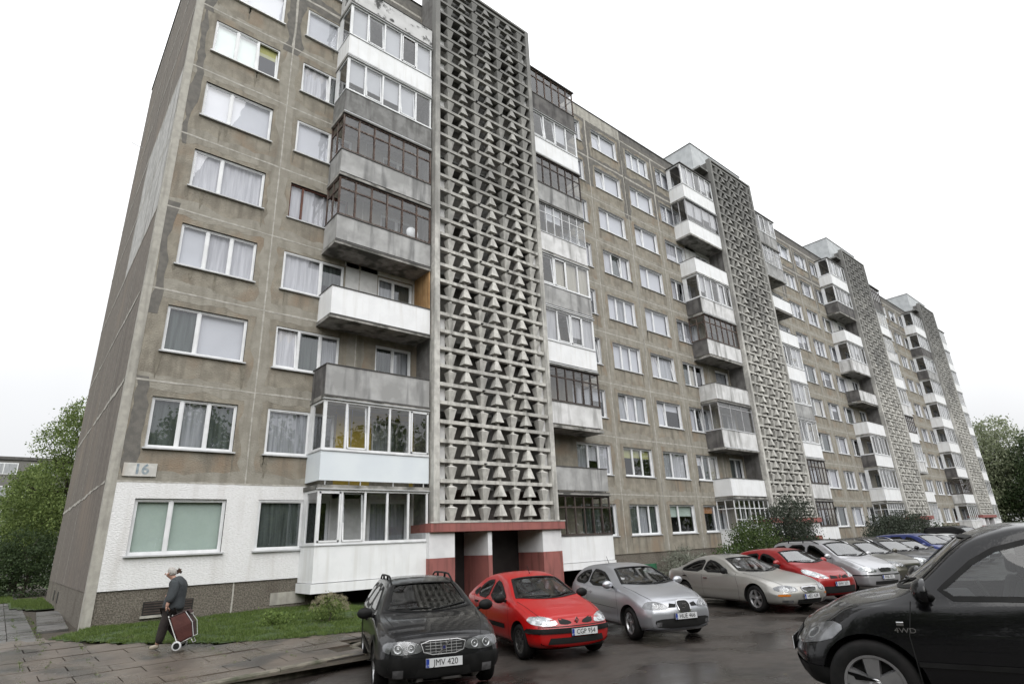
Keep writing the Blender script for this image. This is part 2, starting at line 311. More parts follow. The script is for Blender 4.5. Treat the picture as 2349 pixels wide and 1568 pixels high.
# soil bed under the slabs and lawn
tag(sheet('earth_bed',-16,4.0,-7.7,40,.8,lambda x,y:(ground_h(x,y) if y<0 else -.72)-.035,M['soil'],lambda x,y: not(x>.4 and y>.4) and y>-8.2),kind='structure')
tag(sheet('earth_verge',4.0,98,-6.05,.3,.8,lambda x,y:ground_h(x,y)-.035,M['soil']),kind='structure')
lawn=tag(sheet('lawn',-1,9,-5.6,.1,.12,lambda x,y: ground_h(x,y)+.015+.02*noise.noise(Vector((x*2,y*2,0))),M['lawn'],lambda x,y: in_poly(x+.12*noise.noise(Vector((x*3,y*3,1))),y+.12*noise.noise(Vector((x*3,y*3,7))),GRASS)),kind='structure')
tag(sheet('back_lawn',-30,-1.0,7,40,.5,lambda x,y:-.70+.03*noise.noise(Vector((x,y,0))),M['lawn'],lambda x,y: (x<-2.9 and y>8.5) or y>15.2+noise.noise(Vector((x,0,0)))),kind='structure')
tag(sheet('corner_lawn',-1.6,.05,8.6,17,.2,lambda x,y:-.695+.02*noise.noise(Vector((x*2,y*2,0))),M['lawn'],lambda x,y: x>-1.2-.35*noise.noise(Vector((0,y,0)))+max(0,(11-y))*.25),kind='structure')
# kerbs
def kerb(name,pts,top,h=.16,wd=.14):
    mb=MB(); rn=random.Random(4)
    for (x0,y0),(x1,y1) in zip(pts,pts[1:]):
        Ls=math.hypot(x1-x0,y1-y0); n=max(1,round(Ls/1.0)); dx,dy=(x1-x0)/Ls,(y1-y0)/Ls; nx,ny=-dy,dx
        for i in range(n):
            a=i/n*Ls+.006; b=(i+1)/n*Ls-.006; j=rn.uniform(-.008,.008); k=rn.uniform(-.006,.006)
            P=[(x0+dx*s+nx*t,y0+dy*s+ny*t) for s,t in ((a,j),(b,j),(b,wd+j),(a,wd+j))]
            z=[ top(*p)+k for p in P]
            c=.02
            mb.hexa([(p[0],p[1],zz-h-.1) for p,zz in zip(P,z)],[(P[0][0],P[0][1],z[0]-c),(P[1][0],P[1][1],z[1]-c),(P[2][0],P[2][1],z[2]),(P[3][0],P[3][1],z[3])])
            q=[(P[0][0]+nx*c,P[0][1]+ny*c),(P[1][0]+nx*c,P[1][1]+ny*c)]
            mb.hexa([(P[0][0],P[0][1],z[0]-c),(P[1][0],P[1][1],z[1]-c),(P[2][0],P[2][1],z[2]-.002),(P[3][0],P[3][1],z[3]-.002)],[(q[0][0],q[0][1],z[0]+.004),(q[1][0],q[1][1],z[1]+.004),(P[2][0],P[2][1],z[2]+.004),(P[3][0],P[3][1],z[3]+.004)])
    return tag(mb.build(name,M['kerb']),kind='structure')
kerb('kerb',[(-14,-8.4),(-2,-7.95),(.96,-7.72),(2.2,-7.56),(3.6,-7.34),(4.0,-7.1),(4.12,-6.4),(4.6,-6.05),(8,-5.98),(40,-5.98),(96,-5.98)],lambda x,y: -1.0)
# ================================================================ the long block of flats
B=empty('apartment_building',(0,0,-.75))
tag(B,'nine storey grey brown panel apartment block with concrete lattice stair towers and balconies','apartment block')
OZ=.75
def part(mb,name,mats,parent=None,**k):
    o=mb.build(name,mats,parent or B,**k); 
    if parent is None or parent is B: o.location=(0,0,OZ)
    return o
SEC=23.9; NS=4; HS=2.8; XE=NS*SEC+.4
WZ0,WZ1=.92,2.36
# window columns per section: name,x0,x1
COLS=[('A',.70,2.97),('B',3.87,6.08),('C',7.48,8.97),('D',17.9,20.3),('E',21.3,23.63)]
wall=MB(); wall_white=MB(); rev=MB()
for s in range(NS):
    ox=s*SEC
    for k in range(9):
        z=k*HS; zb=z if k else .1; zt=z+HS
        xs=[0.22 if s==0 else 0]+sum([[c[1],c[2]] for c in COLS],[])+[SEC if s<NS-1 else SEC+.4]
        for i in range(0,len(xs)-1):
            a,b=ox+xs[i],ox+xs[i+1]; hole=i%2==1
            def q(a,b,z0,z1,tgt):
                tgt.quad((a,0,z0),(b,0,z0),(b,0,z1),(a,0,z1))
            segs=[(a,b)]
            if k==0 and a<ox+9.2<b: segs=[(a,ox+9.2),(ox+9.2,ox+15.15),(ox+15.15,b)]
            for (a_,b_) in segs:
                tgt=wall_white if (s==0 and k==0 and a_<9.1) else wall
                if hole: q(a_,b_,zb,z+WZ0,tgt); q(a_,b_,z+WZ1,zt,tgt)
                else: q(a_,b_,1.28 if (k==0 and abs(a_-ox-9.2)<1e-6) else zb,zt,tgt)
part(wall,'facade_wall',M['panel']); part(wall_white,'painted_ground_floor_wall',M['white_plaster']).location=(0,-.004,OZ)
# parapet, roof
p=MB(); p.box(0.22,XE,.0,.25,25.2,25.95); part(p,'roof_parapet',M['panel_top'])
p=MB(); p.box(18.6,24.1,-.012,.0-.002,25.22,25.93); part(p,'pale_parapet_panel',M['strip'])
p=MB(); p.box(0,XE+.02,-.05,.3,25.955,26.0); p.box(-.04,.26,-.05,14.1,26.003,26.05); part(p,'roof_flashing',M['darksteel'])
p=MB(); p.box(.2,XE,.25,14,25.3,25.6); part(p,'roof',M['darksteel'])
p=MB(); p.box(.2,XE,14.001,14.2,-.9,25.9); p.box(XE+.001,XE+.2,0,14.2,-.9,25.95); part(p,'rear_wall',M['panel'])
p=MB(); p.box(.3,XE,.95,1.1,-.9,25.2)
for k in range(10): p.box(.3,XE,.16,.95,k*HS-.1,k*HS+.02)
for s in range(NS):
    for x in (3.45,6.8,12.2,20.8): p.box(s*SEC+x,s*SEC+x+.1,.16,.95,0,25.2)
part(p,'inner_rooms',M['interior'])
# plinth with recesses
pl=MB()
for s in range(NS):
    ox=s*SEC
    segs=[(0.22 if s==0 else 0,5.75),(18.5,SEC if s<NS-1 else SEC+.4)]
    for a,b in segs: pl=MB(); pl.box(ox+a,ox+b,.035,.3,-1.6,.098); part(pl,'plinth',M['plinth'])
bp_=MB()
for s in range(NS):
    ox=s*SEC
    bp_=MB(); bp_.box(ox+5.75,ox+9.2,1.3,1.4,-2,.09); bp_.box(ox+5.7,ox+5.75,.04,1.3,-2,.09); part(bp_,'basement_recess',M['interior']); bp_=MB(); bp_.box(ox+15.1,ox+18.5,1.0,1.1,-2,.09); bp_.box(ox+18.45,ox+18.5,.04,1,-2,.09); part(bp_,'basement_recess',M['interior'])  # recess walls near-black: the shade under the balconies is painted in
vent=MB()
for (a,b,z0,z1) in ((1.27,2.44,-.55,-.22),):
    vent.cur=0; vent.box(a,b,.02,.034,z0,z1); vent.cur=1
    for i in range(5): vent.box(a+.03,b-.03,.005,.022,z0+.03+i*.062,z0+.06+i*.062)
    vent.cur=2; vent.box(a-.04,b+.04,-.03,.034,z0-.06,z0-.003)
part(vent,'basement_vent',[M['door'],M['darkwood'],M['strip']])
p=MB(); p.box(4.47,5.5,.015,.034,-.6,-.27); part(p,'basement_window_cover',M['strip'])
p=MB(); p.box(21.85,22.95,.015,.034,-.78,-.42); part(p,'green_hatch',pm('green_hatch_paint',(.03,.15,.07),(.02,.10,.05),scale=4))
# corner strip + end wall
c=MB(); c.box(0,.22,-.012,.3,-1.3,25.95); part(c,'corner_strip',M['strip'])
e=MB(); e.quad((0,14.2,.1),(0,.3,.1),(0,.3,25.95),(0,14.2,25.95)); e.quad((0,.3,.1),(0,.0,.1),(0,.0,.101),(0,.3,.101)); part(e,'end_wall',M['endwall'])
e=MB(); e.box(.01,.2,.3,14.2,-1.6,.098); part(e,'end_plinth',M['plinth'])
e=MB()
for y in (8.2,9.9): e.box(-.004,.009,y,y+.35,-.5,-.15)
part(e,'end_wall_vent',M['door'])
e=MB(); e.box(-.008,-.002,.32,6.75,11.25,16.75); part(e,'bare_pale_panel',pm('pale_stripped_panel',(.50,.49,.48),(.36,.355,.35),scale=3,rough=.95,bump=.4,streak=(.2,.19,.18)))
# joints
def wavy(mb,p0,p1,axis,wd,jit,seed,proud=.006,step=.25):
    """strip along p0->p1; axis 'x'|'z'|'y' is its run; offset towards the viewer"""
    rn=random.Random(seed); L_=(Vector(p1)-Vector(p0)).length; n=max(2,int(L_/step)); A=[];Bq=[]
    wa=wb=0
    for i in range(n+1):
        t=Vector(p0).lerp(Vector(p1),i/n); wa=.6*wa+rn.uniform(-jit,jit); wb=.6*wb+rn.uniform(-jit,jit)
        if axis=='x': A.append((t.x,t.y-proud,t.z-wd/2+wa)); Bq.append((t.x,t.y-proud,t.z+wd/2+wb))
        elif axis=='z': A.append((t.x+wd/2+wa,t.y-proud,t.z)); Bq.append((t.x-wd/2+wb,t.y-proud,t.z))
        elif axis=='y': A.append((t.x-proud,t.y,t.z+wd/2+wa)); Bq.append((t.x-proud,t.y,t.z-wd/2+wb))
        elif axis=='Z': A.append((t.x-proud,t.y+wd/2+wa,t.z)); Bq.append((t.x-proud,t.y-wd/2+wb,t.z))
    for i in range(n): mb.quad(A[i],A[i+1],Bq[i+1],Bq[i])
j=MB(); dk=MB(); jg=MB(); sd=0
for s in range(NS):
    ox=s*SEC
    for k in range(1,10):
        z=k*HS; top=k>=8
        for a,b in ((.22 if s==0 else 0,9.2),(15.15,SEC)):
            sd+=1; wavy(j,(ox+a,0,z),(ox+b,0,z),'x',.05 if not top else .10,.009 if not top else .02,sd,.008)
            if not top: wavy(jg,(ox+a,0,z),(ox+b,0,z),'x',.5,.09,sd+1000,.003)
            if top: wavy(dk,(ox+a,0,z),(ox+b,0,z),'x',.62,.10,sd+1000,.004)
    for x in ((3.42,6.7,20.8) if s==0 else (.25-.0,3.42,6.7,20.8)):
        if s>0 and x<1: x=.22
        sd+=1; wavy(j,(ox+x,0,2.8 if (s==0 and x<7) else .1),(ox+x,0,19.6),'z',.045,.008,sd,.0095)
        wavy(jg,(ox+x,0,2.9 if s==0 else .15),(ox+x,0,19.3),'z',.55,.09,sd+1500,.0035)
        wavy(j,(ox+x,0,19.6),(ox+x,0,25.2),'z',.10,.02,sd+50,.0095)
        wavy(dk,(ox+x,0,19.3 if (s+int(x))%2 else 20.4),(ox+x,0,25.2),'z',.62,.12,sd+1000,.0055)
wavy(j,(24.15-23.9+23.9,0,.1),(24.15,0,25.2),'z',.045,.008,77,.0095)
wavy(dk,(.36,0,7.6),(.36,0,11.4),'z',.22,.07,901,.005); wavy(dk,(.40,0,3.0),(.40,0,5.7),'z',.28,.09,902,.005); wavy(dk,(.38,0,13.6),(.38,0,19.4),'z',.2,.07,903,.005); wavy(dk,(.36,0,19.4),(.36,0,25.2),'z',.34,.09,904,.005)
part(jg,'pale_joint_coating',M['jointgrey']); part(j,'panel_joint',M['joint']); part(dk,'dark_joint_coating',M['joint_and_shade'])
j=MB()
for k in range(1,10): wavy(j,(0,.3,k*HS),(0,14.2,k*HS),'y',.09,.03,k+300,.012)
for y in (3.3,6.8,10.4): wavy(j,(0,y,.1 if y>4 else 5),(0,y,25.9),'Z',.05,.02,int(y*9)+400,.012)
part(j,'end_wall_joint',M['joint'])
j=MB(); wavy(j,(3.42,.035,-.72),(3.42,.035,.1),'z',.05,.012,5); part(j,'plinth_joint',M['joint'])
# top storeys are coated dark around the windows
# house number
p=MB(); p.box(.30,1.08,-.05,-.015,2.93,3.28); plate=part(p,'number_plate',pm('number_plate_white',(.62,.61,.58),(.5,.49,.46),scale=6,rough=.7,streak=(.3,.2,.12)))
tm=text_mesh('16',.37,.012); tm.materials.append(pm('faded_blue_grey_paint',(.20,.25,.29),(.32,.36,.38),scale=12,rough=.8)); to=link('lettering',tm,plate); to.rotation_euler=(R(90),0,0); to.location=(.72,-.052,3.105)
# ---------------------------------------------------------------- windows
nwin=[0]; rest=MB()
def window_into(x0,x1,z0,z1,splits,cur,rec,fm,fr=.055,tilt=(),jamb=True,stuff=False,sill='steel'):
    """returns nothing; builds a window part with panes, curtains, sill"""
    F=MB(); G=MB(); C=[]; y=rec
    t=fr
    F.box(x0,x1,y-.03,y+.05,z0,z0+t); F.box(x0,x1,y-.03,y+.05,z1-t,z1); F.box(x0,x0+t,y-.03,y+.05,z0+t,z1-t); F.box(x1-t,x1,y-.03,y+.05,z0+t,z1-t)
    tot=sum(splits); xa=x0+t; inner=(x1-x0-2*t); cx=xa
    F.cur=1 if jamb else 0
    if jamb: # plastered reveals
        F.box(x0-.03,x0-.001,.001,y+.06,z0,z1); F.box(x1+.001,x1+.03,.001,y+.06,z0,z1); F.box(x0,x1,.001,y+.06,z1+.001,z1+.03)
    F.cur=0
    for i,sp in enumerate(splits):
        wx=inner*sp/tot; a,b=cx,cx+wx; cx+=wx
        if i<len(splits)-1: F.box(b-t*.6,b+t*.6,y-.028,y+.048,z0+t,z1-t); 
        aa=a+(t*.6 if i else 0); bb=b-(t*.6 if i<len(splits)-1 else 0)
        za,zb=z0+t,z1-t
        if i in tilt:
            dy=.13; ft=.045
            for (u0,u1,v0,v1) in ((aa,bb,0,ft),(aa,bb,1,-ft),(aa,aa+ft,None,None),(bb-ft,bb,None,None)):
                H=zb-za
                if v0 is None: w0,w1=0,H
                elif v0==0: w0,w1=0,ft
                else: w0,w1=H-ft,H
                yy=lambda w:y+.0+dy*w/H
                F.hexa([(u0,yy(w0)-.02,za+w0),(u1,yy(w0)-.02,za+w0),(u1,yy(w0)+.03,za+w0),(u0,yy(w0)+.03,za+w0)],[(u0,yy(w1)-.02,za+w1),(u1,yy(w1)-.02,za+w1),(u1,yy(w1)+.03,za+w1),(u0,yy(w1)+.03,za+w1)])
            G.quad((aa,y,za),(bb,y,za),(bb,y+dy,zb),(aa,y+dy,zb))
        else:
            ft=.028
            if fm is M['pvc']:
                F.box(aa,bb,y-.012,y+.03,za,za+ft); F.box(aa,bb,y-.012,y+.03,zb-ft,zb); F.box(aa,aa+ft,y-.012,y+.03,za+ft,zb-ft); F.box(bb-ft,bb,y-.012,y+.03,za+ft,zb-ft)
            G.quad((aa,y+.005,za),(bb,y+.005,za),(bb,y+.005,zb),(aa,y+.005,zb))
        c=cur[i%len(cur)] if cur else None
        if c:
            full=1.0
            if isinstance(c,tuple): c,full=c
            C.append((c,aa-.03,bb+.03,zb+.03-(zb-za+.06)*full,zb+.03,y+.10+.02*(i%2)))
    nwin[0]+=1
    if stuff: return F,G,C
    f=part(F,'window',[fm,M['white_paint'] if jamb else fm])
    part(G,'pane',M['glass'],f)
    S=MB(); S.box(x0-.06,x1+.06,-.09 if rec<.1 else -.06,y-.03,z0-.045,z0-.004); part(S,'sill',M[sill],f)
    for (c,a,b,u,v,yy) in C:
        q=MB(); n=max(2,int((b-a)/.09))
        for i_ in range(n):
            A0=a+(b-a)*i_/n; A1=a+(b-a)*(i_+1)/n; w0=.018*math.sin(i_*2.1); w1=.018*math.sin((i_+1)*2.1)
            if c in('green','pale','white','olive','orange'): w0=w1=0
            q.quad((A0,yy+w0,u),(A1,yy+w1,u),(A1,yy+w1,v),(A0,yy+w0,v))
        part(q,'curtain',CUR[c],f)
    return f
W2=[.38,.62]; W3=[1,1,1]; W2r=[.62,.38]
spec={}
A=[(W2,['green'],0.09),(W3,['dark','grey','dark'],.09),(W2,['dark','white'],.09),(W3,['white','lace','lace'],.09),(W2,['lace'],.09),(W2,['white','white'],.09),(W3,['pale','pale',('olive',.35)],.06),(W2,['white','white'],.06),(W3,['white'],.06)]  # plain white in upper rows paints the sky reflected by bare panes
Bc=[([.62,.38],['dark',None],.05),([.62,.38],['grey',None],.05),([.34,.36,.3],['lace','dark','grey'],.05),([.62,.38],['lace',('dark',.6)],.05),([.2,.8],['lace','lace'],.10),([.6,.4],['white',None],.05),([.5,.5],['lace','dark'],.05),([.62,.38],['white','dark'],.05),([.62,.38],['white','white'],.05)]
queue=[]
rw=random.Random(11)
cts=['lace','lace','white','grey','lace','beige','grey','dark',('lace',.55),('white',.4),None]
for s in range(NS):
    for k in range(9):
        for (nm,a,b) in COLS:
            x0,x1=s*SEC+a,s*SEC+b; z0,z1=k*HS+WZ0,k*HS+WZ1
            fm=M['pvc']; rec=.13; tl=(); jamb=True; sill='pvc' if nm in 'AE' and k>5 else 'steel'
            sp=rw.choice([W2,W2,W3,W2r]); cu=[rw.choice(cts) for _ in sp]
            if k>=5 and rw.random()<.6: cu=['white' if c in('grey','dark',None) else c for c in cu]  # upper panes whitened to imitate bright sky reflection
            if rw.random()<.35: tl=(rw.randrange(len(sp)),)
            if s==0 and nm=='A': sp,cu,rec=A[k]; jamb=False; tl={0:(),6:(2,)}.get(k,())
            if s==0 and nm=='B': sp,cu,rec=Bc[k]; jamb=False; tl={2:(0,),6:(0,)}.get(k,()); fm=M['redwood'] if k==4 else fm
            if nm=='C': sp=[.5,.5] if rw.random()<.6 else [1]; cu=['dark' if rw.random()<.6 else 'grey' for _ in sp]; rec=.08; tl=()
            if s==0 and nm=='C' and k==3: sp=[.45,.55]; cu=['grey','dark']
            if nm=='E':
                ex={(0,0):([1,1.2,.9],['dark','grey','dark'],()),(0,1):(W3,[('olive',.35),('olive',.32),('olive',.34)],()),(0,2):(W3,['grey','lace','grey'],(0,)),(0,3):(W3,['white'],()),(0,4):(W3,['white','grey','white'],()),(0,5):([1,1.1,.9],['lace','dark','lace'],(1,)),(0,6):(W2,['white'],()),(0,7):(W2,['white'],(0,)),(0,8):(W2,['white'],(0,))}
                if (s,k) in ex: sp,cu,tl=ex[(s,k)]
            if s==1 and nm=='A':
                ex={0:(W2,[('green',.42),('green',.4)],()),1:(W2,['grey','lace'],()),2:(W2,['white',('white',.3)],(0,)),3:(W2,['lace','grey'],(0,1)),4:(W2,['white'],()),5:(W2,['white'],()),6:(W2,['white'],(0,)),7:(W2,['white'],()),8:(W3,['white'],())}
                sp,cu,tl=ex[k]
            if s==1 and nm=='B' and k==0: sp,cu=[1,.8],[('orange',.3),'lace']
            vis=True
            d=math.hypot(x0+1.76,18.5,z0)/ (b-a)
            queue.append((d,(x0,x1,z0,z1,sp,cu,rec,fm,.055,tl,jamb,False,sill)))
queue.sort(key=lambda q:q[0])
near=queue[:100]; far=queue[100:]
for d,a in near: window_into(*a)
# rain-washed dirt runs below the sills
rq=random.Random(31); WS=MB()
for d,a in queue:
    if a[0]<5 and a[2]<2: continue
    for q_ in range(rq.choice([1,2,2,3])):
        x=rq.choice([a[0]-.04,a[1]+.02,rq.uniform(a[0],a[1]),rq.uniform(a[0],a[1])]); h_=rq.uniform(.18,.85); w0=rq.uniform(.02,.08); n_=8; pts=[]
        for i in range(n_+1):
            t=i/n_; pts.append((x+rq.uniform(-.008,.008),w0*(1-t)**.6*rq.uniform(.75,1.2),a[2]-.05-h_*t))
        for p_,r_ in zip(pts,pts[1:]): WS.quad((p_[0]-p_[1],-.0112,p_[2]),(r_[0]-r_[1],-.0112,r_[2]),(r_[0]+r_[1],-.0112,r_[2]),(p_[0]+p_[1],-.0112,p_[2]))
part(WS,'water_stain',pm('water_stain',(.215,.195,.155),(.165,.15,.12),scale=5,rough=.95,bump=.5,bscale=20))
fm_mats=[M['pvc'],M['white_paint'],M['glass'],CUR['lace'],CUR['white'],CUR['grey'],CUR['dark'],CUR['beige']]
cidx={'lace':3,'white':4,'grey':5,'dark':6,'beige':7}
FB=MB()
for d,a in far:
    a=list(a); a[11]=True
    F,G,C=window_into(*a)
    o=len(FB.v); FB.v+=F.v; FB.f+=[tuple(i+o for i in f) for f in F.f]; FB.mi+=F.mi
    o=len(FB.v); FB.v+=G.v; FB.f+=[tuple(i+o for i in f) for f in G.f]; FB.mi+=[2]*len(G.f)
    for (c,x0,x1,z0,z1,yy) in C:
        c=c if c in cidx else 'grey'
        FB.cur=cidx[c]; FB.quad((x0,yy,z0),(x1,yy,z0),(x1,yy,z1),(x0,yy,z1))
    FB.cur=0; FB.box(a[0]-.06,a[1]+.06,-.06,a[6]-.03,a[2]-.045,a[2]-.004)
tag(part(FB,'window',fm_mats),kind='stuff')
# ---------------------------------------------------------------- balconies
PM={'white':'white_parapet','blue':'blue_white','grey':'grey_parapet','dark':'dark_parapet','worn':'worn_parapet','stain':'stained_white','conc':'concrete_dark'}
def balcony(s,side,k,pmat,glz,sidemat=None,label=None):
    ox=s*SEC
    x0,x1=(5.22,9.12) if side=='L' else (15.22,18.55)
    x0+=ox; x1+=ox; z=k*HS; D=-1.13; es=x0 if side=='L' else x1; sg=1 if side=='L' else -1   # es = free end
    rn=random.Random(s*100+k*7+(side=='L'))
    b=MB()
    th=.13 if k else .26
    b.box(min(es-sg*.04,x0),max(es-sg*.04,x1),-.002,D-.03,z-.06-th,z-.06)
    root=part(b,'balcony',M['slab' if k else 'white_parapet'])
    P=MB(); pz0=z+.0+(.02 if pmat=='blue' else -.04); pz1=z+.97
    gap=.05 if (k and rn.random()<.6) else 0
    P.box(x0 if side=='L' else x0,x1,D,D+.05,pz0+gap,pz1)
    pf=part(P,'parapet',M[PM[pmat]],root)
    P=MB(); P.box(es+sg*.001,es+sg*.05,D+.052,-.002,pz0+gap,pz1); part(P,'parapet_side',M[PM[sidemat or pmat]],root)
    P=MB(); P.box(x0-.02,x1+.0,D-.03,D+.08,pz1+.001,pz1+.03); P.box(es-sg*.02,es+sg*.08,D+.081,-.002,pz1+.001,pz1+.03)
    if gap:
        for i in range(4): xx=lerp(x0+.2,x1-.2,i/3); P.box(xx-.015,xx+.015,D+.01,D+.04,z-.06,pz0+gap)
    if k and rn.random()<.7: P.box(x0-.03,x1,D-.045,D-.031,z-.10,z-.05)
    part(P,'rail_cap',M['darksteel' if glz in('open','wood','wood2','dark') else 'steel'],root)
    if glz!='open':
        g0,g1=pz1+.031,z+2.60
        fm={'pvc':M['pvc'],'wood':M['oldwood'],'wood2':M['oldwood'],'dark':M['darkwood'],'thin':M['pvc'],'frameless':M['alu'],'grid':M['pvc'],'alu':M['alu']}[glz]
        n={'pvc':5,'wood':6,'wood2':6,'dark':6,'thin':6,'frameless':4,'grid':7,'alu':3}[glz]
        if side=='R' and glz=='pvc': n=4
        t={'pvc':.07,'thin':.03,'frameless':.018,'grid':.04,'alu':.035}.get(glz,.062)
        F=MB(); G=MB(); yf=D+.03
        F.box(x0,x1,yf-.03,yf+.03,g0,g0+t); F.box(x0,x1,yf-.03,yf+.03,g1-t,g1)
        wd=(x1-x0)/n
        corner=.11 if glz=='pvc' else t
        for i in range(n+1):
            xc=clamp(x0+wd*i,x0+corner/2,x1-corner/2); tt=corner if (i==0 and side=='L') or (i==n and side=='R') else t
            F.box(xc-tt/2,xc+tt/2,yf-.029,yf+.029,g0+t,g1-t)
        tr=g0+(g1-g0)*(.70 if glz!='alu' else .84)
        if glz in('wood','dark','thin','grid','wood2','alu'): F.box(x0,x1,yf-.024,yf+.024,tr-t/2,tr+t/2)
        if glz=='grid': F.box(x0,x1,yf-.024,yf+.024,g0+.5,g0+.53)
        G.quad((x0,yf,g0),(x1,yf,g0),(x1,yf,g1),(x0,yf,g1))
        # opened sashes on white glazing
        if glz=='pvc':
            for i in rn.sample(range(n),2):
                a=x0+wd*i+.05; c=x0+wd*(i+1)-.05
                ft=.05; H=g1-g0-2*t; dy=rn.choice([0,.12,.12])
                for (u0,u1,w0,w1) in ((a,c,0,ft),(a,c,H-ft,H),(a,a+ft,0,H),(c-ft,c,0,H)):
                    f1=lambda w:yf-.034+dy*w/H
                    F.hexa([(u0,f1(w0)-.012,g0+t+w0),(u1,f1(w0)-.012,g0+t+w0),(u1,f1(w0)+.02,g0+t+w0),(u0,f1(w0)+.02,g0+t+w0)],[(u0,f1(w1)-.012,g0+t+w1),(u1,f1(w1)-.012,g0+t+w1),(u1,f1(w1)+.02,g0+t+w1),(u0,f1(w1)+.02,g0+t+w1)])
        # free end
        e0,e1=(es,es+.06) if side=='L' else (es-.06,es)
        F.box(e0,e1,yf+.031,-.01,g0,g0+t); F.box(e0,e1,yf+.031,-.01,g1-t,g1)
        F.box(e0,e1,-.30 if glz=='pvc' else -.06,-.01,g0+t,g1-t)
        if glz!='pvc' : F.box(e0,e1,-.58,-.54,g0+t,g1-t)
        if glz in('wood','dark','thin','grid','wood2'): F.box(e0+.003,e1-.003,yf+.031,-.06,tr-t/2,tr+t/2)
        xm=(e0+e1)/2; G.quad((xm,-.06,g0),(xm,yf,g0),(xm,yf,g1),(xm,-.06,g1))
        f=part(F,'glazing_frame',fm,root); part(G,'glass',M['glass_clear'],root)
        # head flashing
        H_=MB(); H_.box(min(es-sg*.05,x0),max(es-sg*.05,x1),D-.07,D+.05,g1+.002,g1+.03); 
        if k==8: H_.box(min(es-sg*.06,x0),max(es-sg*.06,x1),D-.06,-.004,g1+.0301,g1+.032); H_.box(min(es-sg*.08,x0),max(es-sg*.08,x1),D-.09,-.002,g1+.03,g1+.07)
        part(H_,'head_flashing',M['steel' if glz in('pvc','frameless') and k<8 else 'darksteel'],root)
        # blinds / things behind the balcony glass
        if glz in('pvc','frameless','thin') and (k>=3) :
            bm_=rn.choice(['white','lace','white','beige'])
            for i in range(n):
                if rn.random()<.62:
                    Q=MB(); a=x0+wd*i+.02; c=x0+wd*(i+1)-.02; h=rn.choice([1,1,.5,.7]); Q.quad((a,yf+.09,g1-(g1-g0)*h),(c,yf+.09,g1-(g1-g0)*h),(c,yf+.09,g1),(a,yf+.09,g1)); part(Q,'blind',CUR[bm_],root)
    return root
TL=[[('white','pvc'),('blue','pvc'),('grey','open','dark'),('white','open'),('grey','wood2'),('grey','wood'),('conc','pvc'),('white','pvc'),('stain','open')],
    [('white','grid'),('white','open'),('worn','alu','dark'),('worn','open'),('worn','wood','dark'),('worn','pvc','dark'),('white','open'),('white','frameless'),('white','pvc')],
    [('white','grid'),('white','pvc'),('white','pvc','dark'),('white','open'),('worn','open','dark'),('worn','pvc','worn'),('white','open'),('dark','pvc'),('white','pvc')],
    [('worn','pvc'),('white','dark','worn'),('white','pvc','dark'),('white','pvc'),('white','pvc'),('white','pvc'),('grey','pvc','dark'),('dark','pvc'),('white','pvc')]]
TR=[[('white','dark'),('grey','open'),('worn','dark'),('white','pvc'),('grey','pvc'),('worn','thin'),('grey','dark'),('white','pvc'),('dark','wood')],
    [('white','dark'),('worn','dark'),('white','pvc'),('grey','pvc'),('white','pvc'),('white','open'),('white','open'),('grey','thin'),('grey','pvc')],
    [('white','pvc'),('white','open'),('worn','pvc'),('white','dark'),('worn','pvc'),('white','pvc'),('worn','thin'),('white','pvc'),('dark','dark')],
    [('white','pvc')]*9]
for s in range(NS):
    for k in range(9):
        balcony(s,'L',k,*TL[s][k]); balcony(s,'R',k,*TR[s][k])
# wall finishes inside particular loggias
def sheetpart(name,mat,x0,x1,z0,z1,y=-.006):
    p=MB(); p.box(x0,x1,y,-.002,z0,z1); part(p,name,M[mat])
def loggia(name,mat,s,k,x0=6.15,x1=7.44):
    p=MB(); z=k*HS; o=s*SEC
    p.box(o+x0,o+x1,-.007,-.002,z,z+2.6); p.box(o+6.1,o+9.1,-.007,-.002,z+2.42,z+2.6); p.box(o+9.0,o+9.15,-.007,-.002,z,z+2.42); part(p,name,M[mat])
loggia('loggia_wall_paint','whitewall',0,3); loggia('loggia_wall_paint','yellowwall',0,1); loggia('loggia_wall_paint','whitewall',0,0)
for s,k in ((1,6),(2,6),(2,4),(3,3)): loggia('loggia_wall_paint','whitewall',s,k)
p=MB(); p.box(9.08,9.135,-1.1,-.01,3*HS,3*HS+2.62); part(p,'wooden_end_board',M['board'])
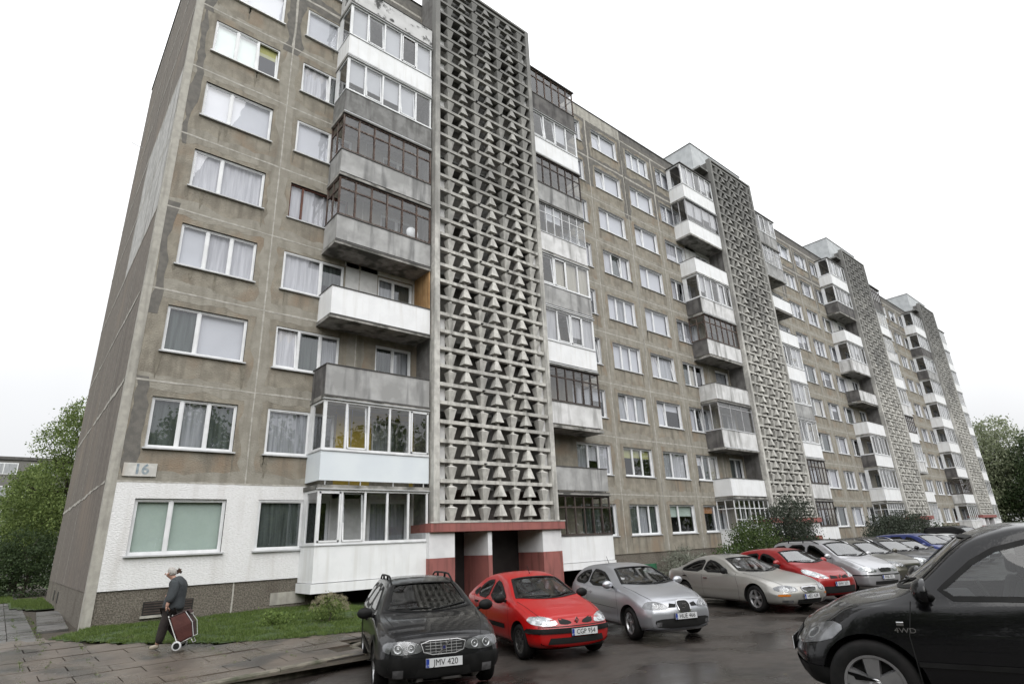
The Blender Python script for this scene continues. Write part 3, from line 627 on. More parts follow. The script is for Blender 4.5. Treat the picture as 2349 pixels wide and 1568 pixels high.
# ---------------------------------------------------------------- stair towers with the concrete lattice
def lattice_mesh():
    mb=MB(); x0,x1=.26,5.68
    zs=[1.57+.7*i for i in range(37)]
    for i,z in enumerate(zs):
        mb.box(x0,x1,-1.32,-1.13,z-.065,z+.065)
    rn=random.Random(5)
    for i in range(36):
        z=zs[i]+.065
        if z+.58>26.9: break
        for c in range(7):
            xc=.77+c*.742
            if c%2==0: # cup: wide shoulder above, narrow foot
                a,b=.09,.18; zt_=z+.42
                mb.hexa([(xc-a,-1.30,z-.002),(xc+a,-1.30,z-.002),(xc+a,-1.15,z-.002),(xc-a,-1.15,z-.002)],[(xc-b,-1.385,zt_),(xc+b,-1.385,zt_),(xc+b,-1.07,zt_),(xc-b,-1.07,zt_)])
                mb.hexa([(xc-b,-1.385,zt_+.001),(xc+b,-1.385,zt_+.001),(xc+b,-1.07,zt_+.001),(xc-b,-1.07,zt_+.001)],[(xc-.07,-1.28,zt_+.055),(xc+.07,-1.28,zt_+.055),(xc+.07,-1.15,zt_+.055),(xc-.07,-1.15,zt_+.055)])
                mb.box(xc-.055,xc+.055,-1.275,-1.155,zt_+.05,z+.572)
            else: # bell: narrow head, wide foot
                a,b=.195,.065; zb=z+.14
                mb.box(xc-.055,xc+.055,-1.275,-1.155,z-.002,zb)
                mb.hexa([(xc-a,-1.40,zb),(xc+a,-1.40,zb),(xc+a,-1.06,zb),(xc-a,-1.06,zb)],[(xc-b,-1.305,z+.572),(xc+b,-1.305,z+.572),(xc+b,-1.14,z+.572),(xc-b,-1.14,z+.572)])
    me=bpy.data.meshes.new('lattice_screen'); me.from_pydata(mb.v,[],mb.f); me.materials.append(M['concrete']); me.update(); return me
LAT=lattice_mesh()
M['tower_side_shade']=pm('tower_side_shaded_concrete',(.19,.185,.18),(.14,.135,.13),scale=3,rough=.95,bump=.2,streak=(.07,.065,.06))  # much darker than the front: the side's shadow put into the colour
for s in range(NS):
    ox=s*SEC+9.2
    T=MB(); T.box(0,.24,-1.34,-1.02,1.56,27.0); T.box(5.70,5.94,-1.34,-1.02,1.56,27.0)
    T.box(0,5.94,-1.34,-1.02,27.0,27.12)
    t=part(T,'stair_tower',M['concrete']); t.location=(ox,0,OZ)
    T=MB(); T.box(.03,.15,-1.018,.0-.003,.05,26.9); T.box(5.79,5.91,-1.018,.0-.003,.05,26.9); part(T,'side_wall',M['tower_side_shade'] if s else M['tower_side_shade'],t)
    o=link('lattice_screen',LAT,t)
    F=MB()
    for k in range(1,10): F.box(.16,5.78,-1.0,-.01,k*HS-.08,k*HS+.02)
    F.box(2.9,3.0,-1.0,-.02,1.6,25.1)
    part(F,'landing_slab',M['concrete_dark'],t)
    F=MB(); rn=random.Random(s+3)
    for i in range(36):
        z=1.62+.7*i
        if (i<12 and rn.random()<.8) or rn.random()<.35: F=MB(); F.box(.25,.62,-1.1,-1.04,z,z+.6); part(F,'light_infill_block',M['worn_parapet'],t)
        if (i<12 and rn.random()<.8) or rn.random()<.35: F=MB(); F.box(5.32,5.69,-1.1,-1.04,z,z+.6); part(F,'light_infill_block',M['worn_parapet'],t)
    F=MB(); F.box(.16,5.78,-1.0,3,25.95,26.06); F.box(.16,5.78,-.98,-.9,25.3,25.95); F.box(.16,5.78,-1.0,-.92,26.061,26.98); part(F,'tower_roof',M['concrete_dark'],t)
    F=MB(); F.box(.16,5.78,-.03,-.012,1.6,25.2); part(F,'loggia_shade_sheet',M['joint_and_shade'],t)  # dark sheet that paints the shade seen through the lattice gaps
    # small drain spouts
    F=MB()
    for i in range(3,36,4):
        z=1.57+.7*i
        for xc in (2.26,3.75): F=MB(); F.box(xc-.045,xc+.045,-1.40,-1.322,z-.05,z-.01); part(F,'drain_spout',M['door'],t)
    # roof hut
    if s>0:
        H=MB(); H.box(-1.1,6.0,-.62,3.4,26.15,28.35)
        for i in range(42): y=-.6+i*.095; H.box(-1.112,-1.101,y,y+.03,26.16,28.34)
        H.cur=1; H.box(-1.14,6.04,-.66,3.44,28.351,28.40); H.cur=2; H.box(-1.13,.2,-1.1,.9,26.0,26.14)
        part(H,'roof_hut',[M['sheet'],M['darksteel'],M['concrete_dark']],t)
    # entrance
    E_=MB(); E_.box(-.18,6.12,-1.46,-1.0,1.27,1.555); E_.box(-.1,6.04,-.999,.2,1.275,1.54)
    E_.cur=1; E_.box(-.20,6.14,-1.475,-1.40,1.556,1.60)
    part(E_,'canopy',[M['red_paint'],M['concrete']],t)
    for (a,b) in ((-.16,.86),(2.3,2.48),(4.98,6.0)):
        Pm=MB(); Pm.cur=1; Pm.box(a,b,-1.33,.2,-2,.445); Pm.cur=0; Pm.box(a,b,-1.327,.2,.4455,1.268)
        part(Pm,'entrance_pier',[M['white_paint'],M['red_paint']],t)
    D_=MB(); D_.box(.87,2.29,.14,.2,-1.3,1.26); D_.cur=1; D_.box(1.05,1.9,.10,.138,-1.2,1.0); D_.cur=2; D_.box(1.75,1.79,.06,.10,-.25,-.05)
    part(D_,'entrance_door',[M['door'],M['door'],M['steel']],t)
    D_=MB(); D_.box(2.49,4.97,.14,.2,-1.3,1.26); D_.cur=1; D_.box(2.6,3.5,.10,.138,-1.2,1.0); D_.cur=2; D_.box(2.66,2.70,.06,.10,-.25,-.05)
    part(D_,'entrance_door',[M['door'],M['door'],M['steel']],t)
    E_=MB(); E_.box(.0,5.94,-1.3,.2,-1.2,-1.05); part(E_,'entrance_step',M['concrete'],t)
# satellite dish and pole antenna parts on the block
p=MB(); p.tube([(-.02,11.8,20.6),(-.5,11.8,20.7)],.015,5); p.tube([(-.5,11.7,20.6),(-.5,11.9,20.8)],.012,5); part(p,'antenna',M['alu'])
p=MB(); p.lathe([(.0,.0),(.12,.015),(.22,.05),(.27,.09)],(8.4,-1.02,4*HS+1.35),'y',18); p.tube([(8.4,-1.0,4*HS+1.35),(8.55,-1.05,4*HS+1.45)],.01,5); part(p,'satellite_dish',M['pvc'])
# ================================================================ vegetation
def leafmat(name,c1,c2,c3=None):
    m=newmat(name); L=m.node_tree.links; b=m.node_tree.nodes['Principled BSDF']; b.inputs['Roughness'].default_value=.6; b.inputs['Specular IOR Level'].default_value=.25
    g=nd(m,'ShaderNodeNewGeometry'); r=nd(m,'ShaderNodeValToRGB'); r.color_ramp.elements[0].color=(*c1,1); r.color_ramp.elements[1].color=(*c2,1)
    if c3: e=r.color_ramp.elements.new(.9); e.color=(*c3,1)
    L.new(g.outputs['Random Per Island'],r.inputs[0]); L.new(r.outputs[0],b.inputs['Base Color'])
    b.inputs['Subsurface Weight'].default_value=0
    t=nd(m,'ShaderNodeBsdfTranslucent'); L.new(r.outputs[0],t.inputs[0]); x=nd(m,'ShaderNodeMixShader'); x.inputs[0].default_value=.25; o=m.node_tree.nodes['Material Output']
    L.new(b.outputs[0],x.inputs[1]); L.new(t.outputs[0],x.inputs[2]); L.new(x.outputs[0],o.inputs[0]); return m
LM={'mid':leafmat('leaf_mid_green',(.07,.11,.03),(.15,.21,.06),(.22,.28,.09)),
 'light':leafmat('leaf_light_green',(.08,.13,.03),(.15,.22,.055),(.20,.27,.08)),
 'dark':leafmat('leaf_dark_green',(.03,.05,.02),(.06,.09,.035)),
 'bush':leafmat('leaf_bush_green',(.028,.052,.016),(.06,.10,.028),(.10,.14,.045)),
 'vdark':leafmat('leaf_blackish_green',(.022,.03,.02),(.045,.058,.04),(.08,.095,.07)),
 'olive':leafmat('leaf_grey_olive',(.14,.165,.09),(.22,.25,.15),(.29,.32,.21)),
 'pale':leafmat('leaf_silvery',(.12,.14,.10),(.22,.24,.19),(.32,.33,.28)),
 'flower':leafmat('faded_hydrangea_flower',(.22,.21,.11),(.34,.31,.19),(.42,.37,.28))}
M['bark']=pm('tree_bark',(.06,.048,.036),(.035,.028,.022),scale=9,rough=.95,bump=.6)
def crown_mesh(name,blobs,n,leaf,mat,seed,squash=.8,shell=.55):
    """leaf-sized quads spread through a set of blobs (x,y,z,r)"""
    rn=random.Random(seed); V=[];F=[]; tot=sum(b[3]**2.2 for b in blobs)
    for (bx,by,bz,br) in blobs:
        nb=int(n*br**2.2/tot); nc=max(6,int(nb/14)); cl=[]
        for i in range(nc):
            while True:
                d_=Vector((rn.gauss(0,1),rn.gauss(0,1),rn.gauss(0,1)))
                if d_.length>1e-3: break
            d_.normalize(); rad=br*(shell+(1.02-shell)*rn.random()**.7)*(1+.22*noise.noise(Vector((bx,by,bz))*.7+d_*2.1))
            cl.append(Vector((bx,by,bz))+Vector((d_.x,d_.y,d_.z*squash))*rad)
        for c in cl:
            cr=leaf*rn.uniform(1.6,3.6)
            for j_ in range(14):
                p_=c+Vector((rn.gauss(0,1),rn.gauss(0,1),rn.gauss(0,.7)))*cr*.55
                a=Vector((rn.gauss(0,1),rn.gauss(0,1),rn.gauss(0,.55))).normalized(); b_=a.orthogonal().normalized(); b_=(Matrix.Rotation(rn.random()*6.28,3,a)@b_); c_=a.cross(b_)
                s_=leaf*rn.uniform(.6,1.25); i0=len(V)
                V+= [tuple(p_-b_*s_*.5),tuple(p_+c_*s_*.30+a*s_*.06),tuple(p_+b_*s_*.55),tuple(p_-c_*s_*.30+a*s_*.06)]; F.append((i0,i0+1,i0+2,i0+3))
    me=bpy.data.meshes.new(name); me.from_pydata(V,[],F); me.materials.append(mat); me.update(); return me
def tree(name,label,cat,x,y,z,h,blobs,n,leaf,mat,seed,group=None,tr=None,limbs=True):
    root=empty(name,(x,y,z)); tag(root,label,cat,group); rn=random.Random(seed)
    T=MB(); tr=tr or h*.022
    top=Vector((rn.uniform(-.3,.3),rn.uniform(-.3,.3),h*.82)); pts=[Vector((0,0,-.1)),Vector((0,0,h*.04)),Vector((rn.uniform(-.1,.1),0,h*.25)),Vector((rn.uniform(-.25,.25),.1,h*.5)),top]
    T.tube(pts,[tr*1.5,tr*1.05,tr*.85,tr*.55,tr*.12],9)
    for (bx,by,bz,br) in blobs:
        s_=pts[1].lerp(pts[3],rn.uniform(.35,1)); e=Vector((bx,by,bz)); 
        T.tube([s_,s_.lerp(e,.5)+Vector((0,0,.04*h)),e],[tr*.42,tr*.25,tr*.07],6)
        for q in range(3):
            e2=e+Vector((rn.uniform(-1,1),rn.uniform(-1,1),rn.uniform(-.4,1)))*br*.8; T.tube([s_.lerp(e,.6),e2],[tr*.18,tr*.03],5)
    T.build('trunk',M['bark'],root,smooth=True)
    link('crown',crown_mesh('crown',blobs,n,leaf,mat,seed),root)
    return root
def rb(seed,n,w,h0,h1,r0,r1):
    rn=random.Random(seed); o=[]
    for i in range(n):
        t=(i+.5)/n; z=lerp(h0,h1,t); ww=w*math.sin(math.pi*(.22+.66*t)); a=i*2.4+rn.random(); o.append((ww*math.cos(a)*rn.uniform(.4,1),ww*math.sin(a)*rn.uniform(.4,1),z,rn.uniform(r0,r1)*(1.1-.45*t)))
    return o
def copy_tree(root,loc,rz,sc_=1,label=None):
    r=root.copy(); col.objects.link(r); r.location=loc; r.rotation_euler=(0,0,rz); r.scale=(sc_,)*3
    if label: r['label']=label
    for ch in list(root.children):
        c=ch.copy(); col.objects.link(c); c.parent=r
    return r
# left of the block, behind the lawn
tree('tree','tall mid green tree rising behind the end wall of the block','tree',1.0,25,-.75,11.3,rb(1,13,2.5,2.6,10.2,1.5,2.2),44000,.13,LM['mid'],21)
tree('tree','lighter green tree in front of the distant flats at the left edge','tree',-3.4,26,-.75,4.2,rb(2,9,1.7,.9,2.8,.9,1.3),17000,.13,LM['light'],22)
tree('tree','slim tree with ragged top left of the tall one behind the end wall','tree',-.9,29,-.75,8.4,rb(5,9,.8,2.0,7.2,1.0,1.4),22000,.13,LM['mid'],25)
tree('shrub','dark dense shrub at the lawn edge beside the end wall','shrub',-.6,21,-.75,3.6,[(0,0,1.6,1.3),(-1.1,.3,1.3,1.2),(.9,.4,1.8,1.4),(-.3,.2,2.5,1.0),(0,-.3,.7,1.2)],9000,.12,LM['dark'],23)
tree('shrub','dark green shrub at the far left edge of the back lawn','shrub',-3.0,22,-.75,3.9,[(0,0,1.6,1.3),(-.9,.3,1.3,1.2),(.8,.2,2.0,1.2),(0,.2,2.7,.9),(.2,-.3,.7,1.2)],8000,.12,LM['dark'],24)
# far right beyond the block
fr=[(111,9,1.05,'mid','tall pale green tree just right of the far end of the block'),(121,4,1.1,'mid','large green tree at the far right with a broken top'),(128,13,1.17,'mid','tall green tree filling the gap behind the far right trees'),(118,-4,.95,'dark','dark tree at the far right edge of the view')]
protoR=None
for i,(x,y,s_,mt,lb) in enumerate(fr):
    tree('tree',lb,'tree',x,y,-1.1,18.2*s_,rb(30+i,16,4.8,2.4*s_,15.2*s_,2.8*s_,4.2*s_),32000,.36,LM['olive' if i<3 else 'dark'],40+i,group='trees beyond the far end of the block')
tree('shrub','bright green rounded bush at the far right beyond the parked cars','shrub',103,-4.5,-1.1,4.2,[(0,0,1.8,1.8),(1.6,.5,1.6,1.6),(-1.2,.5,1.4,1.5),(.3,.3,2.9,1.4)],6000,.26,LM['light'],47)
tree('shrub','lower green bush right of the bright green rounded bush','shrub',101,-8.5,-1.1,3.4,[(0,0,1.5,1.6),(1.4,.5,1.4,1.4),(-1.2,.5,1.2,1.3)],5000,.26,LM['light'],48)
# shrubs in front of the second and third entrances
tree('shrub','broad leafy green bush in front of the second stair tower, behind the champagne saloon','shrub',26.2,-3.6,-1.0,3.0,[(0,0,.9,1.25),(-1.5,.1,.7,1.0),(1.4,0,.9,1.1),(.3,.2,1.7,1.05),(-2.4,.2,.9,.55),(-.8,0,1.4,.9)],11000,.10,LM['bush'],51)
tree('shrub','taller dark bush beside the second entrance','shrub',29.3,-3.9,-1.0,4.0,[(0,0,2.3,1.25),(1.1,.2,1.7,1.1),(-.9,.2,2.2,1.0),(.6,0,3.0,.8),(-.3,0,1.2,1.2),(1.6,.1,.9,.9)],9500,.10,LM['vdark'],52)
tree('shrub','low green undergrowth at the foot of the dark bush by the second entrance','shrub',31.0,-4.2,-1.0,1.7,[(0,0,.7,.9),(1.3,0,.6,.8),(-1.3,.1,.7,.8)],4500,.10,LM['bush'],53)
tree('shrub','left half of the dark clipped hedge bushes before the third entrance','shrub',44.4,-3.6,-1.0,3.1,[(0,0,1.1,1.5),(-1.9,0,.8,1.2),(1.2,0,1.4,1.3),(0,.2,1.8,1.1)],8000,.13,LM['vdark'],54)
tree('shrub','right half of the dark bushes close to the third entrance canopy','shrub',48.6,-3.6,-1.0,3.3,[(0,0,1.2,1.6),(2.0,0,.9,1.4),(-1.2,0,1.5,1.3),(.3,.2,2.0,1.1)],8000,.13,LM['vdark'],55)
tree('shrub','small low dark bush beyond the third entrance','shrub',56,-3.6,-1.0,2.0,[(0,0,.9,1.2),(1.8,0,.7,1.0),(-1.6,0,.7,1.0)],4000,.14,LM['dark'],56)
tree('shrub','straggly silvery climber against the plinth beside the green hatch','shrub',23.9,-.75,-1.0,1.7,[(0,0,.6,.55),(-1.0,0,.45,.5),(1.0,-.1,.5,.5),(.2,0,1.0,.42),(-.6,0,.85,.35),(1.5,-.1,.7,.35)],3600,.07,LM['pale'],57)
# hydrangea and small plant on the lawn
hyd=tree('hydrangea_bush','rounded hydrangea bush with faded cream flower heads on the lawn','shrub',4.75,-3.55,ground_h(4.7,-3.5),.9,[(0,0,.42,.34),(.28,.05,.36,.27),(-.3,0,.36,.27),(0,.1,.60,.22)],1500,.06,LM['mid'],61,tr=.02)
hyd.scale=(.78,.78,.8)
rn=random.Random(8); Hb=[]
for i in range(70):
    a=rn.random()*6.28; e=rn.uniform(-.15,1.3); rr_=.46; Hb.append((rr_*1.25*math.cos(a)*math.cos(e),rr_*math.sin(a)*math.cos(e),.40+.40*math.sin(e),.062))
link('flower_heads',crown_mesh('flower_heads',Hb,5200,.020,LM['flower'],9,1,.75),hyd)
tree('garden_plant','small leafy plant with white blossoms left of the hydrangea','plant',3.55,-3.0,ground_h(3.5,-3),.5,[(0,0,.16,.18),(.2,0,.12,.14),(-.2,0,.12,.14),(.45,.1,.1,.1)],700,.06,LM['light'],62,tr=.01)
# moss and weeds in the lawn: grass blades
def grass(name,n,test,bbox,hf,h0,h1,seed,mat):
    rn=random.Random(seed); V=[];F=[]; c=0; tries=0
    while c<n and tries<n*8:
        tries+=1; x=rn.uniform(bbox[0],bbox[1]); y=rn.uniform(bbox[2],bbox[3])
        if not test(x,y) : continue
        if noise.noise(Vector((x*1.7,y*1.7,3)))<-.22 and rn.random()<.8: continue
        c+=1; z=hf(x,y)
        for q in range(4):
            a=rn.random()*6.28; hh=rn.uniform(h0,h1)*(1+.5*noise.noise(Vector((x*2,y*2,5)))); w_=.007+.003*rn.random(); dx,dy=math.cos(a),math.sin(a); ox_,oy_=rn.uniform(-.03,.03),rn.uniform(-.03,.03); ln=rn.uniform(-.05,.05); lm=rn.uniform(-.05,.05)
            i0=len(V); V+= [(x+ox_-dx*w_,y+oy_-dy*w_,z-.01),(x+ox_+dx*w_,y+oy_+dy*w_,z-.01),(x+ox_+ln,y+oy_+lm,z+hh)]; F.append((i0,i0+1,i0+2))
    me=bpy.data.meshes.new(name); me.from_pydata(V,[],F); me.materials.append(mat); me.update(); return link(name,me)
GM=leafmat('grass_blades',(.05,.09,.015),(.10,.17,.03),(.15,.20,.06))
tag(grass('grass',15000,lambda x,y: in_poly(x,y,GRASS),(-1,6.6,-5.4,.1),ground_h,.03,.085,3,GM),'short green lawn between the pavement and the front of the block','grass',kind='stuff')
tag(grass('grass',4500,lambda x,y: (x<-1.0-max(0,(11-y))*.0 and y>15) or (x>-1.1+max(0,(11-y))*.3 and 8.8<y<16.8),(-3.6,.02,8.8,21),lambda x,y:-.70,.04,.11,4,GM),'grass on the lawn behind the end wall of the block','grass',kind='stuff')
# moss in paving joints
tag(grass('moss_tufts',700,lambda x,y: abs(((x+.2)*1.02)%1.0)<.05 or (abs(x+.78)<.05) ,(-3.0,3.0,-7.2,6),ground_h,.012,.04,6,GM),'weeds and moss tufts growing in the paving joints','weeds',kind='stuff')
# fallen leaves / litter
lf=MB(); rn=random.Random(12)
for i in range(160):
    x=rn.uniform(-1,12); y=rn.uniform(-14,-1.5); z=(lot_h(x,y) if (y<-7.7 or x>4.3) else ground_h(x,y)+.02)+.008; a=rn.random()*6.28; s_=rn.uniform(.012,.028)
    lf.poly([(x+s_*math.cos(a+q),y+s_*math.sin(a+q),z+rn.uniform(0,.006)) for q in (0,1.7,3.1,4.6)])
tag(lf.build('fallen_leaves',leafmat('fallen_leaf',(.10,.07,.03),(.2,.16,.08),(.3,.28,.2))),'scattered small fallen leaves on the wet asphalt and pavement','leaves',kind='stuff')
# trees behind the camera, as windows mirror them; more added unseen to darken car sides
pr_=tree('tree','unseen row tree around the parking lot, there for reflections','tree',-14,-44,-1.2,15,rb(71,12,4.6,3.0,13,2.8,3.9),9000,.45,LM['mid'],71,group='unseen trees around the parking lot')
for i,(x,y,s_) in enumerate(((-6,-40,1.05),(3,-43,.95),(11,-41,1.1),(19,-44,1.0),(28,-42,1.1),(38,-44,1.05),(50,-43,1.15),(-26,-40,1.0),(-30,-24,1.05),(-28,-8,.95),(65,-44,1.2),(82,-40,1.2),(100,-36,1.2),(-17,-20,.85),(-17,-29,.9),(-18,-11,.85),(-20,-2,.85),(-10,-37,1.0),(7,-36,.9),(15,-37,.95),(24,-37,.9),(33,-38,1.0),(45,-38,1.0))):
    copy_tree(pr_,(x,y,-1.2),i*1.3,s_)
# ---------------------------------------------------------------- distant flats at the left
D=empty('distant_apartment_block',(-30,70,-.8)); tag(D,'distant grey five storey block of flats behind the trees at the left edge','apartment block')
b=MB(); b.box(0,46,0,12,0,12.9); b.build('wall',pm('distant_grey_wall',(.17,.165,.155),(.13,.125,.12),scale=.6,rough=.9),D)
b=MB(); b.box(-.2,46.2,-.15,12.2,12.95,13.3); b.build('roof',M['darksteel'],D)
for k in range(5):
    for i in range(13):
        x=1+i*3.5; f=MB(); f.box(x,x+2.4,-.05,-.002,k*2.6+.9,k*2.6+2.2); w_=f.build('window',M['pvc'],D)
        f=MB(); f.box(x+.1,x+1.1,-.07,-.052,k*2.6+1.0,k*2.6+2.1); f.box(x+1.2,x+2.3,-.07,-.052,k*2.6+1.0,k*2.6+2.1); f.build('pane',CUR['grey'],w_)
# blue container glimpsed past the far end
b=MB(); b.box(0,2.2,0,1.4,0,1.5); b.box(-.05,2.25,-.05,1.45,1.501,1.6); b.box(.2,.3,-.06,-.002,.2,1.4); b.box(1.9,2.0,-.06,-.002,.2,1.4); o=b.build('waste_container',pm('blue_container_paint',(.02,.04,.25),(.015,.03,.2),scale=3,rough=.5)); o.location=(99,-3,-1.1); tag(o,'dark blue waste container past the far end of the block','container')
# ================================================================ cars
def pchip(pts):
    xs=[p[0] for p in pts]; ys=[p[1] for p in pts]; n=len(xs)
    dl=[(ys[i+1]-ys[i])/(xs[i+1]-xs[i]) for i in range(n-1)]
    m_=[dl[0]]+[0 if dl[i-1]*dl[i]<=0 else 2*dl[i-1]*dl[i]/(dl[i-1]+dl[i]) for i in range(1,n-1)]+[dl[-1]]
    def f(x):
        if x<=xs[0]: return ys[0]
        if x>=xs[-1]: return ys[-1]
        i=0
        while x>xs[i+1]: i+=1
        h=xs[i+1]-xs[i]; t=(x-xs[i])/h
        return (2*t**3-3*t*t+1)*ys[i]+(t**3-2*t*t+t)*h*m_[i]+(-2*t**3+3*t*t)*ys[i+1]+(t**3-t*t)*h*m_[i+1]
    return f
def paint(name,c,metal=.0,rough=.28,spec=.5,dirt=None):
    m=pm(name,c,tuple(v*.9 for v in c),scale=1.2,rough=rough,metal=metal,coat=(.4 if c[0]>3*c[1] else .7) if max(c)>.06 else .65,spec=spec if max(c)>.06 else .1,thr=(.3,.7))
    nt_=m.node_tree; L=nt_.links; b=nt_.nodes['Principled BSDF']; tc=nd(m,'ShaderNodeTexCoord')
    v=nd(m,'ShaderNodeTexVoronoi'); v.inputs['Scale'].default_value=55; L.new(tc.outputs['Object'],v.inputs['Vector'])
    r=nd(m,'ShaderNodeMapRange'); r.inputs[1].default_value=.1; r.inputs[2].default_value=.38; r.inputs[3].default_value=1; r.inputs[4].default_value=0; L.new(v.outputs['Distance'],r.inputs[0])
    bp=nd(m,'ShaderNodeBump'); bp.inputs['Strength'].default_value=.12; bp.inputs['Distance'].default_value=.004; L.new(r.outputs[0],bp.inputs['Height']); L.new(bp.outputs[0],b.inputs['Coat Normal'])
    return m
MC={'rubber':pm('tyre_rubber',(.007,.007,.007),(.012,.011,.011),scale=9,rough=.75,spec=.2),
 'black':pm('black_trim',(.010,.010,.010),(.015,.015,.015),scale=5,rough=.5,spec=.12),
 'void':pm('dark_recess',(.004,.004,.004),(.007,.007,.007),scale=3,rough=.8),
 'chrome':pm('chrome',(.62,.62,.63),(.5,.5,.51),scale=3,rough=.12,metal=1),
 'alloy':pm('alloy_wheel',(.42,.42,.43),(.34,.34,.35),scale=5,rough=.32,metal=.8),
 'steelw':pm('black_steel_wheel',(.03,.03,.03),(.045,.043,.04),scale=5,rough=.5),
 'lamp':pm('lamp_reflector',(.62,.63,.64),(.30,.31,.32),scale=9,rough=.18,metal=.75,thr=(.42,.58)),
 'lampdark':pm('smoked_lamp_housing',(.12,.12,.125),(.22,.22,.23),scale=8,rough=.2,metal=.5),
 'amber':pm('amber_indicator',(.55,.16,.01),(.42,.12,.01),scale=9,rough=.25),
 'plate':pm('plate_white',(.60,.61,.62),(.54,.55,.56),scale=3,rough=.5),
 'eu':pm('plate_blue_band',(.01,.04,.28),(.01,.035,.24),scale=3,rough=.5),
 'ink':pm('plate_black_ink',(.01,.01,.01),(.015,.015,.015),scale=3,rough=.5),
 'seat':pm('seat_fabric',(.04,.04,.042),(.06,.06,.062),scale=6,rough=.9),
 'dash':pm('dashboard_plastic',(.018,.018,.018),(.025,.025,.025),scale=4,rough=.6),
 'skid':pm('silver_skid_trim',(.30,.30,.30),(.24,.24,.24),scale=4,rough=.4,metal=.3),
 'wsglass':glassmat('windscreen_glass',(.50,.54,.54),2.1,.05),
 'wsbright':glassmat('reflecting_windscreen_glass',(.45,.49,.5),3.2,.04),
 'sideglass':glassmat('side_window_glass',(.52,.55,.55),1.65,.01),
 'privacy':glassmat('tinted_rear_glass',(.12,.13,.13),1.55,.01),
 'lens':glassmat('lamp_lens',(.93,.94,.94),1.5,.01),
 'badge_blue':pm('badge_blue',(.02,.03,.25),(.02,.03,.2),scale=3,rough=.4)}
def chaikin(P,it=2):
    for _ in range(it):
        Q=[P[0]]
        for a,b in zip(P,P[1:]): Q+= [(a[0]*.75+b[0]*.25,a[1]*.75+b[1]*.25),(a[0]*.25+b[0]*.75,a[1]*.25+b[1]*.75)]
        Q.append(P[-1]); P=Q
    return P
def build_body(S,paintm):
    Lc,W,zf=S['L'],S['W'],S.get('zf',.20); hw0=W/2
    top=pchip(S['top']); rail=pchip(S['rail']); belt=pchip(S['belt']); plan=pchip(S.get('plan',[(0,.84),(.18,.93),(.55,.985),(1.1,1),(Lc-1,.995),(Lc-.35,.95),(Lc,.86)]))
    wroof=S.get('wroof',.60); st=[]; s=0
    while s<Lc-1e-6: st.append(s); s+= .035 if (s<.5 or s>Lc-.4) else S.get('ds',.05)
    st.append(Lc)
    roofz=max(p_[1] for p_ in S['top'])
    sill=pchip(S.get('sill',[(0,zf+.02),(.5,zf),(Lc-.5,zf),(Lc,zf+.08)]))
    def section(s):
        hw=hw0*plan(s); zt,zr,zb,z0=top(s),rail(s),belt(s),sill(s)
        zr=min(zr,zt-.004); zb=min(zb,zr); f=clamp((zr-zb)/(roofz-zb+1e-6))
        wb=hw*.955; wr=lerp(wb*.965,wroof,f**.9)
        return [(0,z0),(hw*.80,z0),(hw*.965,z0+.05),(hw*1.0,z0+.20),(hw*1.005,lerp(z0,zb,.62)),(hw*.985,zb-.10),(wb+.006,zb-.012),(wb-.012,zb+.01*(zr>zb+.01)),(lerp(wb,wr,.5)+.012*f,lerp(zb,zr,.5)+.001),(wr,zr-.001),(wr-.045*(.4+.6*f)-.01,lerp(zr,zt,.45)+.012*f),(wr*.60,lerp(zr,zt,.86)),(wr*.25,zt-.001),(0,zt)]
    ref=chaikin(section(Lc*.5)); sub=[max(1,int(math.dist(a,b)/S.get('dz',.055))) for a,b in zip(ref,ref[1:])]
    def full(s):
        P=chaikin(section(s)); Q=[]
        for (a,b),n in zip(zip(P,P[1:]),sub):
            for i in range(n): Q.append((lerp(a[0],b[0],i/n),lerp(a[1],b[1],i/n)))
        Q.append(P[-1]); return Q
    nose,tail=S['nose'],S['tail']   # (bow, [(z,recess)...])
    nf=pchip(nose[1]); tf=pchip(tail[1])
    def deform(s,y,z):
        a=clamp(1-s/.9)**1.6; b=clamp(1-(Lc-s)/.7)**1.6
        return s+a*(nose[0]*(abs(y)/hw0)**2.2+nf(z))-b*(tail[0]*(abs(y)/hw0)**2.4+tf(z))
    V=[];F=[]
    rings=[]
    def addring(s,scale=1,dz=0,cz=0):
        P=full(s); 
        R_=[]
        loop=P+[(-y,z) for y,z in P[-2:0:-1]]
        for y,z in loop:
            y2,z2=y*scale,cz+(z-cz)*scale
            R_.append(len(V)); V.append((-(deform(s+dz,y2,z2)),y2,z2))
        rings.append(R_)
    # front cap
    z0=sill(0); czf=(z0+top(0))/2; czb=(sill(Lc)+top(Lc))/2
    for sc_,dz in ((.10,0),(.25,0),(.4,0),(.55,0),(.7,0),(.82,0),(.90,.0),(.955,.006),(.985,.018)): addring(0,sc_,dz,czf)
    for s in st:
        if s==0: addring(0,1,.04,czf)
        elif s<.05: continue
        elif s>Lc-.05: continue
        else: addring(s)
    addring(Lc,1,-.04,czb)
    for sc_,dz in ((.985,-.018),(.955,-.006),(.9,0),(.82,0),(.7,0),(.55,0),(.4,0),(.25,0),(.1,0)): addring(Lc,sc_,dz,czb)
    n=len(rings[0])
    for A,Bq in zip(rings,rings[1:]):
        for j in range(n): F.append((A[j],A[(j+1)%n],Bq[(j+1)%n],Bq[j]))
    F.append(tuple(rings[0])[::-1]); F.append(tuple(rings[-1]))
    me=bpy.data.meshes.new('body'); me.from_pydata(V,[],F); me.materials.append(paintm); me.materials.append(MC['void']); me.update()
    bm=bmesh.new(); bm.from_mesh(me); bmesh.ops.recalc_face_normals(bm,faces=bm.faces); bm.to_mesh(me)
    bvh=BVHTree.FromBMesh(bm); bm.free()
    me.polygons.foreach_set('use_smooth',[True]*len(me.polygons))
    return me,bvh
